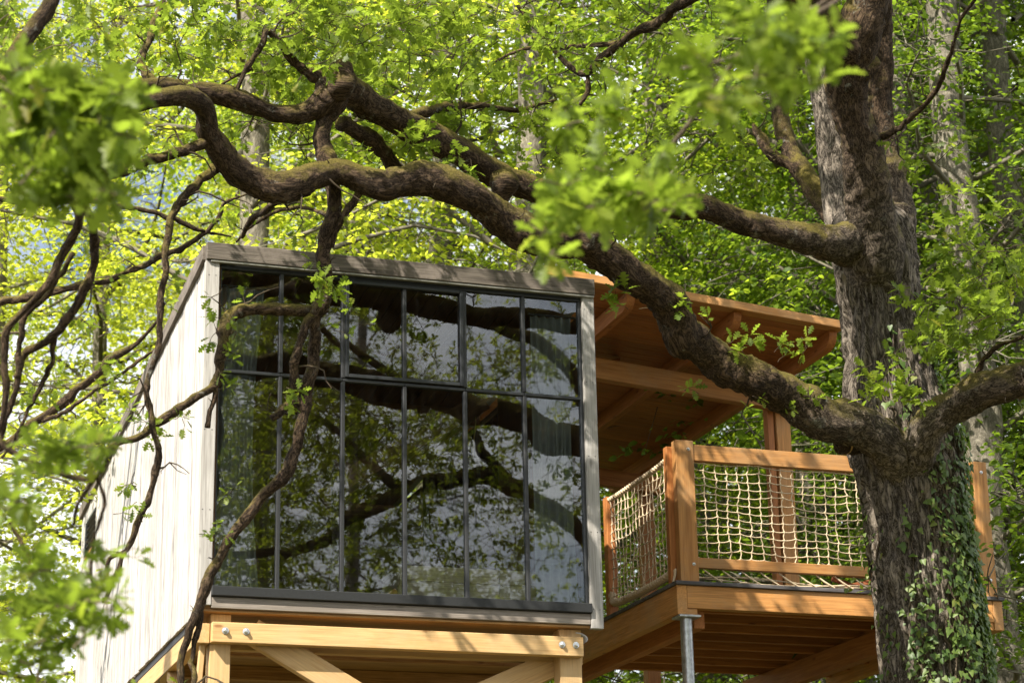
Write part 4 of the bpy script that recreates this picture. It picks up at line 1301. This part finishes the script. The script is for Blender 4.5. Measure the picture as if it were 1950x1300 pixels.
# hanging and spreading foliage of this oak across the top of the picture
oakf.cloud(420, 60, 330, 90, 14.5, 17, 75, .11)
oakf.cloud(700, 90, 260, 90, 15, 18, 55, .11)
oakf.cloud(540, 260, 240, 60, 15.5, 17.5, 26, .10)
oakf.cloud(900, 200, 170, 60, 15.5, 17, 24, .12)
oakf.cloud(1000, 60, 250, 70, 16, 18, 30, .11)
oakf.cloud(1060, 260, 110, 60, 15.5, 17, 14, .11)
oakf.cloud(1330, 300, 150, 60, 17.5, 19, 16, .10)
oakf.cloud(1870, 500, 90, 120, 15.8, 17, 30, .12)
oakf.cloud(1850, 620, 90, 60, 15.8, 17, 16, .12)
oakf.cloud(1760, 300, 100, 140, 17, 18.5, 10, .10)
# unseen crown overhead, put there to shade the deck and the cabin's right
n = 0
while n < 640:
    p = np.array([oakf.r.uniform(-1.2, 8.5), oakf.r.uniform(-5.5, 1.5), oakf.r.uniform(5.2, 9.5)])
    u, v, z = project(p)
    if v[0] > -130:
        continue
    if fbm(p[None] * .55, 2, 77)[0] < .40:
        continue
    gap = False
    for q, rad in (((5.6, -.5, 2.3), .55), ((5.75, -.4, 0.4), .4), ((4.5, 1.2, 1.6), .3)):      # gaps cut along the sun line to light trunk and deck
        w = p - np.array(q)
        ts = np.array(TO_SUN)
        gap = gap or np.linalg.norm(w - ts * (w @ ts)) < rad
    if gap:
        continue
    n += 1
    e = oakf.r.normal(0, 1, 3); e[2] *= .4
    oakf.spray(p, e, .55, .125, 4, 6, .006)
oakf.build(oak, M['oakleaf'], 300)

# ------------------------------------------------------------------ ivy on the trunk
ivy = thing('ivy', 'green ivy climbing the right side of the oak trunk', 'ivy', oak_base)
IV = []
for lobes in (0.0, 0.12):
    pts = [(0, 0), (-.12, .22), (.02, .42), (.22, .36 + lobes), (.42, .26), (.62, .18), (1.0, 0)]
    Vv = [(0.3, 0, .04)] + [(x, y_, -.05 * abs(y_)) for x, y_ in pts] + [(x, -y_, -.05 * abs(y_)) for x, y_ in pts[-2:0:-1]]
    nn_ = len(Vv) - 1
    Ff = [(0, 1 + (k + 1) % nn_, 1 + k) for k in range(nn_)]
    IV.append((np.array(Vv), np.array(Ff)))
r_ = np.random.default_rng(9)
TZ = TP[:, 2]
ip, idr, inr, isz = [], [], [], []
cam_dir = (CAM - np.array([oak_base[0], oak_base[1], 0.5])); cam_dir[2] = 0; cam_dir /= np.linalg.norm(cam_dir)
right_dir = np.array([-cam_dir[1], cam_dir[0], 0.0])          # towards the right of the picture
strands = [(r_.uniform(.35, 1.9), r_.uniform(-1.0, .3), r_.uniform(.4, 2.6)) for _ in range(34)] + [(r_.uniform(-.9, .4), r_.uniform(-1.0, -.5), r_.uniform(-.1, 1.4)) for _ in range(11)] + [(-1.25, 1.0, 1.5), (-1.2, .9, 1.6), (-1.4, .7, 1.5), (-1.1, .75, 1.4), (-1.35, .9, 1.5), (-1.0, .8, 1.2), (.25, 1.7, 2.3), (.0, 1.7, 2.2)]
stemV, stemF, sb = [], [], 0
for a0, z0, z1 in strands:
    z, a = z0, a0
    pts = []
    while z < z1:
        i = int(np.argmin(np.abs(TZ - z)))
        c, R_ = TP[i], TR[i]
        nrm = cam_dir * math.cos(a) + right_dir * math.sin(a)
        pts.append(c + nrm * (R_ * 1.02 + .0))
        dens = 1.0 if a > .5 else .5
        if r_.random() < .62 * dens + .1:
            for _ in range(r_.integers(1, 4)):
                side = np.cross(nrm, (0, 0, 1.0))
                ip.append(c + nrm * (R_ * 1.07 + r_.uniform(.005, .06)) + side * r_.normal(0, .05) + np.array([0, 0, r_.normal(0, .03)]))
                idr.append(side * r_.normal(0, .7) + np.array([0, 0, -1.0 + r_.normal(0, .5)]) + nrm * .25)
                inr.append(nrm + r_.normal(0, .35, 3) + np.array([0, 0, .35]))
                isz.append(r_.choice([.03, .038, .045, .055, .068]) * r_.uniform(.85, 1.15))
        z += .035
        a += r_.normal(0, .035)
    if len(pts) > 4:
        Vs, Fs, _, _, _ = sweep(np.array(pts), np.linspace(.012, .004, len(pts)), 5)
        o = obj('stem', mesh_np('stem', Vs.reshape(-1, 3), Fs, M['twig'], True), ivy)
ip, idr, inr, isz = map(np.array, (ip, idr, inr, isz))
u, v, z = project(ip)
vis = (((CAM - ip) * inr).sum(1) > 0) & (v < 1310)
order = np.argsort(-np.where(vis, isz, 0))
ivm = [mesh_np('leaf', a, b, M['ivy'], False) for a, b in IV]
for i in order[:300]:
    x = idr[i] / np.linalg.norm(idr[i]); y_ = np.cross(inr[i], x); y_ /= np.linalg.norm(y_); zz = np.cross(x, y_); s = isz[i]
    obj('leaf', ivm[i % 2], ivy, Matrix(((x[0] * s, y_[0] * s, zz[0] * s, ip[i][0]), (x[1] * s, y_[1] * s, zz[1] * s, ip[i][1]), (x[2] * s, y_[2] * s, zz[2] * s, ip[i][2]), (0, 0, 0, 1))))
rest = order[300:]
if len(rest):
    V, F, T = place_leaves(IV[0], ip[rest], idr[rest], inr[rest], isz[rest])
    o = obj('leaves', mesh_np('leaves', V, F, M['ivy'], False, T), ivy)
    o['kind'] = 'stuff'

# ------------------------------------------------------------------ oak at the left, its trunk outside the picture
lp = at(-1500, 1200, 11.0)
oak2 = thing('oak_tree', 'oak at the far left, only its drooping twisted branches in the picture', 'tree', (lp[0], lp[1], GROUND))
lt = [(lp[0], lp[1], GROUND - .1, .55), (lp[0], lp[1], GROUND + .8, .42), (lp[0] + .1, lp[1], -1.5, .38), (lp[0] + .2, lp[1], 1.5, .34), (lp[0] + .1, lp[1] + .2, 4, .28), (lp[0] - .1, lp[1] + .3, 7, .15)]
tm2, _, _ = trunk_mesh(np.array(lt), 40, .06, 51, .04, 7, M['bark'])
obj('trunk', tm2, oak2)
L2 = [[(-1490, 700, 11.0, 90), (-1100, 250, 11.0, 65), (-350, 60, 11.4, 45), (-100, 150, 11.6, 34), (10, 165, 11.7, 26), (45, 100, 11.8, 25), (80, 20, 11.9, 25), (110, -60, 12, 22), (200, -250, 12.2, 14), (240, -420, 12.4, 6)],
      [(-350, 60, 11.4, 40), (-150, 60, 11.3, 30), (-20, 100, 11.3, 24), (30, 150, 11.4, 22), (80, 250, 11.5, 18), (120, 330, 11.6, 14), (150, 410, 11.6, 12), (122, 475, 11.7, 11), (95, 535, 11.7, 10), (50, 585, 11.7, 9), (10, 640, 11.7, 9), (8, 690, 11.7, 8), (16, 740, 11.7, 8), (8, 790, 11.7, 7), (-15, 850, 11.7, 5)],
      [(80, 250, 11.5, 14), (140, 330, 11.7, 12), (172, 410, 11.8, 12), (186, 470, 11.9, 12), (168, 540, 11.9, 13), (140, 595, 11.9, 12), (90, 645, 11.9, 11), (45, 680, 11.9, 10), (30, 740, 11.9, 9), (12, 800, 11.9, 8), (0, 850, 11.9, 6)],
      [(140, 480, 11.8, 8), (100, 545, 11.8, 7), (45, 610, 11.8, 8), (40, 660, 11.8, 8), (30, 720, 11.8, 8)],
      [(105, 640, 11.9, 8), (95, 700, 12, 7), (60, 770, 12, 6), (30, 830, 12, 5), (5, 870, 12, 4)],
      [(-100, 200, 11.6, 20), (40, 210, 11.6, 16), (110, 230, 11.6, 10), (200, 260, 11.5, 6)],
      [(-500, 700, 19.5, 30), (-100, 880, 19.5, 22), (60, 800, 19.5, 20), (150, 740, 19.5, 19), (215, 685, 19.5, 20), (262, 650, 19.5, 10), (310, 600, 19.5, 6)],
      [(60, 800, 19.5, 12), (110, 790, 19.4, 10), (180, 745, 19.2, 8), (260, 690, 19.0, 8), (330, 640, 18.8, 6), (350, 600, 18.7, 4)],
      [(-200, 620, 18.8, 22), (60, 560, 18.8, 18), (200, 532, 18.8, 13), (250, 515, 18.8, 12), (300, 490, 18.8, 14), (360, 465, 18.8, 13), (405, 430, 18.8, 10), (430, 385, 18.8, 8), (470, 370, 18.8, 5)],
      [(-100, 380, 18.5, 16), (120, 380, 18.5, 13), (260, 395, 18.6, 12), (340, 420, 18.7, 13), (390, 440, 18.8, 8), (440, 450, 18.9, 4)],
      [(-100, 760, 9.5, 14), (30, 860, 9.3, 9), (120, 900, 9.2, 8), (185, 905, 9.1, 7), (215, 850, 9.0, 5)],
      [(185, 905, 9.1, 6), (200, 960, 9.1, 5), (178, 1030, 9.1, 5), (172, 1090, 9.1, 4), (190, 1140, 9.1, 3)],
      [(185, 905, 9.1, 6), (150, 960, 9.1, 5), (140, 1000, 9.2, 4)],
      [(-60, 900, 9.4, 9), (30, 1010, 9.3, 6), (65, 1100, 9.2, 5), (85, 1200, 9.2, 5), (70, 1310, 9.1, 4)]]
LIMBS2 = []
for pts in L2:
    sd += 1
    big = max(p[3] for p in pts)
    obj('limb' if big > 20 else 'branch', limb_mesh(px_path(pts), 20 if big > 20 else 10, .02, .2 if big > 20 else .26, seed=sd, mat=M['limb'], ridges=.09, gnarl=.7, slim=.42 if pts[2][2] > 17 else .72), oak2)
    LIMBS2.append(px_path(pts))
f2 = Foliage(41)
for q in LIMBS2:
    f2.twiggy(q, 2.6, .25, .075)
f2.cloud(85, 175, 70, 60, 6.6, 7.4, 11, .115, .11, 3, 5)
f2.cloud(200, 210, 75, 80, 6.6, 7.4, 13, .115, .11, 3, 5)
f2.cloud(80, 290, 75, 55, 6.6, 7.4, 10, .115, .11, 3, 5)
f2.cloud(190, 320, 60, 40, 6.6, 7.4, 7, .11, .11, 3, 5)
f2.cloud(150, 375, 40, 20, 6.8, 7.4, 3, .11, .1, 2, 5)
f2.cloud(90, 855, 90, 25, 7.2, 8, 7, .085, .11, 3, 5)
f2.cloud(190, 860, 35, 25, 7.2, 8, 3, .08, .1, 3, 5)
f2.cloud(50, 970, 55, 40, 7.2, 8, 6, .085, .11, 3, 5)
f2.cloud(95, 1130, 110, 50, 7, 8, 11, .095, .11, 3, 5)
f2.cloud(50, 1240, 70, 50, 7, 8, 8, .095, .11, 3, 5)
f2.cloud(190, 1190, 60, 40, 7, 8, 6, .085, .11, 3, 5)
f2.cloud(120, 600, 140, 160, 12, 13, 12, .08, .2, 2, 5)
f2.cloud(60, 40, 120, 60, 12, 14, 14, .10)
# unseen leaf cluster, added to keep the near leaves in half shade
cc = at(170, 250, 8.1) + np.array(TO_SUN) * 2.7
for k in range(95):
    e = f2.r.normal(0, 1, 3)
    p = cc + e * np.array([.75, .75, .5])
    u, v, z = project(p)
    if -150 < u[0] < 2100 and v[0] > -150 and z[0] > 0:
        continue
    f2.spray(p, f2.r.normal(0, 1, 3), .45, .12, 4, 6, .006)
f2.build(oak2, M['oakleaf'], 300)

# ------------------------------------------------------------------ oak behind the camera on the right: its boughs hang into the picture and it stands in the window reflections
oak3 = thing('oak_tree', 'oak whose blurred leafy bough tips hang close to the camera at upper right', 'tree', (9.4, -13.0, GROUND))
lt = [(9.4, -13, GROUND - .1, .7), (9.4, -13, GROUND + .7, .52), (9.3, -12.9, -1.5, .46), (9.2, -12.8, 1.0, .42), (9.0, -12.6, 4, .34), (8.8, -12.6, 7.5, .24), (9.0, -12.8, 11, .1)]
tm3, _, _ = trunk_mesh(np.array(lt), 40, .06, 61, .04, 7, M['bark'])
obj('trunk', tm3, oak3)
for pts in ([(9.2, -12.7, 2.2, .32), (7.9, -12.2, 3.9, .26), (6.4, -11.9, 4.6, .23), (5.0, -11.7, 4.3, .2), (3.6, -11.5, 3.5, .15), (2.4, -11.4, 3.2, .1), (1.2, -11.4, 3.5, .05)],
            [(9.2, -12.5, 3.4, .26), (10.4, -11.9, 4.8, .2), (11.6, -11.5, 5.6, .14), (13, -11, 6.6, .06)],
            [(9.0, -12.5, 4.6, .25), (7.4, -12.4, 6.6, .2), (5.6, -12.6, 7.4, .16), (4.2, -12.8, 8.4, .1), (3.0, -13, 9.0, .05)],
            [(6.4, -11.9, 4.6, .16), (5.6, -12.2, 5.8, .13), (4.4, -12.2, 6.4, .1), (3.2, -12, 7.4, .05)],
            [(9.3, -12.8, .6, .24), (7.6, -12.6, 1.7, .17), (6.2, -12.4, 2.2, .12), (5.0, -12.2, 3.2, .05)],
            [(5.0, -11.7, 4.3, .13), (4.0, -12, 5.2, .09), (3.0, -12, 5.6, .05)]):
    sd += 1
    obj('limb', limb_mesh(np.array(pts), 12, .06, .2, seed=sd, mat=M['limb'], slim=.55), oak3)
f3 = Foliage(43)
B3 = [[(2600, -900, 6.0, 24), (2200, -500, 6.3, 16), (1800, -200, 6.6, 9), (1640, -40, 6.8, 6), (1540, 40, 6.8, 5), (1440, 90, 6.8, 5), (1360, 120, 6.8, 4), (1290, 130, 6.8, 3)],
      [(1640, -40, 6.8, 5), (1480, 60, 7.2, 5), (1380, 140, 7.5, 5), (1300, 250, 7.7, 5), (1230, 330, 7.8, 5), (1150, 400, 7.8, 4), (1060, 440, 7.8, 3)]]
for pts in B3:
    sd += 1
    obj('branch', limb_mesh(px_path(pts), 8, .03, .2, seed=sd, mat=M['twig']), oak3)
f3.cloud(1450, 70, 95, 40, 5.8, 6.4, 11, .095, .09, 3, 5)
f3.cloud(1370, 140, 70, 40, 5.8, 6.4, 6, .095, .09, 3, 5)
f3.cloud(1545, 150, 40, 22, 5.8, 6.2, 3, .085, .08, 2, 5)
f3.cloud(1560, 75, 35, 22, 5.8, 6.2, 3, .085, .08, 2, 5)
f3.cloud(1085, 380, 75, 35, 6.6, 7.2, 9, .105, .09, 3, 5)
f3.cloud(1230, 385, 70, 25, 6.6, 7.2, 7, .105, .09, 3, 5)
f3.cloud(1130, 215, 80, 35, 7.0, 7.6, 6, .09, .09, 3, 5)
f3.cloud(1200, 300, 70, 30, 6.8, 7.4, 5, .09, .09, 2, 5)
f3.cloud(1045, 455, 22, 18, 6.6, 7.0, 3, .09, .08, 2, 5)
f3.build(oak3, M['oakleaf'], 300)
f3 = Foliage(44)
n = 0
while n < 1700:
    a = f3.r.normal(0, 1, 3); a /= np.linalg.norm(a)
    p = np.array([4.4, -12.2, 5.8]) + a * np.array([4.9, 2.6, 4.6]) * f3.r.random() ** .4
    u, v, z = project(p)
    if z[0] > 0.5 and -300 < u[0] < 2250 and -300 < v[0] < 1600:
        continue
    if fbm(p[None] * .6, 2, 33)[0] < (.42 if p[0] < 5.2 else .56):
        continue
    n += 1
    e = f3.r.normal(0, 1, 3)
    f3.spray(p, e, .5, .088, 4, 6, .005)
f3.build(oak3, M['oakleaf_shaded'], 0)

# ------------------------------------------------------------------ forest trees
def crown_variant(seed, zlow, leaf, nbr, nspray, reach):
    """Branches and leaf sprays of a forest tree 25 m tall, standing on z = 0."""
    r = np.random.default_rng(seed)
    P, D, N, S = [], [], [], []
    BV, BF, b = [], [], 0
    H = 25.0
    for k in range(nbr):
        t = (k + r.random()) / nbr
        z0 = zlow + (H - 2 - zlow) * t
        L = reach * (0.55 + 0.6 * math.sin(math.pi * min(1, .25 + .75 * t))) * r.uniform(.6, 1.15)
        if t > .8:
            L *= (1 - t) / .2 * .7 + .3
        a = k * 2.4 + r.normal(0, .4)
        h = np.array([math.cos(a), math.sin(a), 0])
        rise = r.uniform(.15, .75)
        pts = [np.array([0, 0, z0])]
        d = h + np.array([0, 0, rise])
        for j in range(6):
            d = d / np.linalg.norm(d)
            pts.append(pts[-1] + d * L / 6)
            d = d + r.normal(0, .2, 3) + np.array([0, 0, -.07])
        pts = np.array(pts)
        V, F, _, _, _ = sweep(pts, np.linspace(.022 + L * .006, .006, 7), 5)
        BV.append(V.reshape(-1, 3)); BF.append(F + b); b += V.size // 3
        for q in range(max(4, int(nspray * L / reach))):
            s = r.uniform(.12, 1.0) ** .8
            i = min(5, int(s * 6))
            c = pts[i] + (pts[i + 1] - pts[i]) * (s * 6 - i)
            off = r.normal(0, 1, 3) * np.array([.5, .5, .28]) * (0.4 + .8 * s)
            c2 = c + off
            if q % 2 == 0:
                V, F, _, _, _ = sweep(np.array([c, c + off * .5 + r.normal(0, .05, 3), c2]), np.array([.010, .007, .004]), 4)
                BV.append(V.reshape(-1, 3)); BF.append(F + b); b += V.size // 3
            dirn = off + h * .5 + r.normal(0, .3, 3)
            dirn[2] *= .4
            dirn /= np.linalg.norm(dirn) + 1e-9
            side = np.cross((0, 0, 1.0), dirn); side /= np.linalg.norm(side) + 1e-9
            m = 13
            tt = (np.arange(m) / m)[:, None]
            sg = np.where(np.arange(m) % 2 == 0, 1.0, -1.0)[:, None]
            p = c2 + dirn * tt * r.uniform(.35, .65) + side * sg * .02 + r.normal(0, .035, (m, 3))
            P.append(p)
            D.append(dirn * .6 + side * sg * .8 + r.normal(0, .25, (m, 3)) + np.array([0, 0, -.25]))
            N.append(np.array([0, 0, 1.0]) + r.normal(0, .55, (m, 3)))
            S.append(leaf * r.uniform(.65, 1.2, m))
    V, F, T = place_leaves(OVAL_LO if leaf < .06 else OVAL, np.vstack(P), np.vstack(D), np.vstack(N), np.concatenate(S))
    return (V, F, T), (np.vstack(BV), np.vstack(BF))


def tree_trunk(seed):
    r = np.random.default_rng(seed)
    pts = [(0, 0, -.3, 1.5)]
    x = y_ = 0.0
    for k in range(14):
        z = k * 1.75 + .4
        x += r.normal(0, .07); y_ += r.normal(0, .07)
        pts.append((x, y_, z, 1.12 - .045 * k if k else 1.2))
    rows = np.array(pts)
    rows[:, 3] *= .22
    me, _, _ = trunk_mesh(rows, 20, .14, seed, .016, 4.0, M['forest_bark'])
    return me


CROWN = {}
for i, (sd_, zl, lf, nb, ns, rc) in enumerate(((101, 2.5, .098, 46, 54, 3.8), (102, 4.0, .105, 44, 54, 4.2), (103, 1.5, .09, 52, 50, 3.6), (104, 3.0, .10, 44, 54, 4.4))):
    (V, F, T), (BV, BF) = crown_variant(sd_, zl, lf, nb, ns, rc)
    CROWN[i] = ([mesh_np('crown', V, F, M[mm], True, T) for mm in ('beech', 'beech_left', 'beech_shaded', 'beech_mid')], mesh_np('branches', BV, BF, M['forest_bark'], True))
TRUNK = [tree_trunk(200 + k) for k in range(3)]

SPECIAL = [  # u, depth, trunk radius, label
    (1332, 33, .32, 'thick pale trunk rising above the canopy roof between the oak limbs'),
    (1803, 28, .19, 'straight grey trunk right of the oak, reaching the top of the picture'),
    (1772, 27, .085, 'thin dark trunk just right of the oak stem'),
    (792, 31, .22, 'grey trunk standing behind the cabin roof'),
    (868, 36, .20, 'slim trunk high behind the cabin, left of centre'),
    (1532, 30, .25, 'mossy pale trunk seen through the rope net'),
    (1868, 23.5, .24, 'lichen covered trunk at right behind the deck corner post'),
    (1590, 36, .22, 'forest trunk just left of the oak, behind the deck post'),
    (1925, 29, .12, 'slender dark trunk at the right edge of the picture'),
    (1440, 40, .2, 'distant trunk above the deck railing'),
    (600, 38, .2, 'distant trunk behind the hanging oak branch'),
    (1690, 25, .15, 'slim trunk hidden behind the oak, its leaves beside the deck'),
    (1990, 25, .2, 'leafy tree at the right edge beyond the deck'),
]
tree_rng = np.random.default_rng(77)
GROUP = 'forest trees behind the treehouse'
spots = []


def forest_tree(x, y, rad, label, var, left, scale=None, group=GROUP):
    s = scale or tree_rng.uniform(.85, 1.15)
    t = thing('forest_tree', label, 'tree', (x, y, GROUND), group, tree_rng.uniform(0, 6.283), s)
    c, br = CROWN[var]
    base = WM[t.name]
    k = rad / .22 / s
    obj('trunk', TRUNK[var % 3], t, base @ Matrix.Diagonal((k, k, 1, 1)))
    obj('branches', br, t, base)
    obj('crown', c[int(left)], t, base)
    spots.append((x, y))


for k, (u, d, rad, lab) in enumerate(SPECIAL):
    p = at(u, 650, d)
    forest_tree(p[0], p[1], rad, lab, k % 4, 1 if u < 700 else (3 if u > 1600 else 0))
for d, n, row in ((27, 5, 'nearest'), (34, 6, 'second'), (43, 6, 'third'), (55, 5, 'farthest')):
    half = d * .24 + 3.5
    place = 0
    for k in range(n):
        off = -half + 2 * half * (k + .5 + tree_rng.uniform(-.3, .3)) / n
        dd = d + tree_rng.uniform(-2, 2)
        p = CAM + dd * _f + off * _r
        if any((p[0] - a) ** 2 + (p[1] - b) ** 2 < 3.0 for a, b in spots):
            continue
        nth = ('first', 'second', 'third', 'fourth', 'fifth', 'sixth')[place]
        place += 1
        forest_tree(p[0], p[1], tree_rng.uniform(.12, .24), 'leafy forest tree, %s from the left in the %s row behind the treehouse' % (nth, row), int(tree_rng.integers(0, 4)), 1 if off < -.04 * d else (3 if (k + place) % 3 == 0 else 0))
# trees behind the camera, which show only in the window
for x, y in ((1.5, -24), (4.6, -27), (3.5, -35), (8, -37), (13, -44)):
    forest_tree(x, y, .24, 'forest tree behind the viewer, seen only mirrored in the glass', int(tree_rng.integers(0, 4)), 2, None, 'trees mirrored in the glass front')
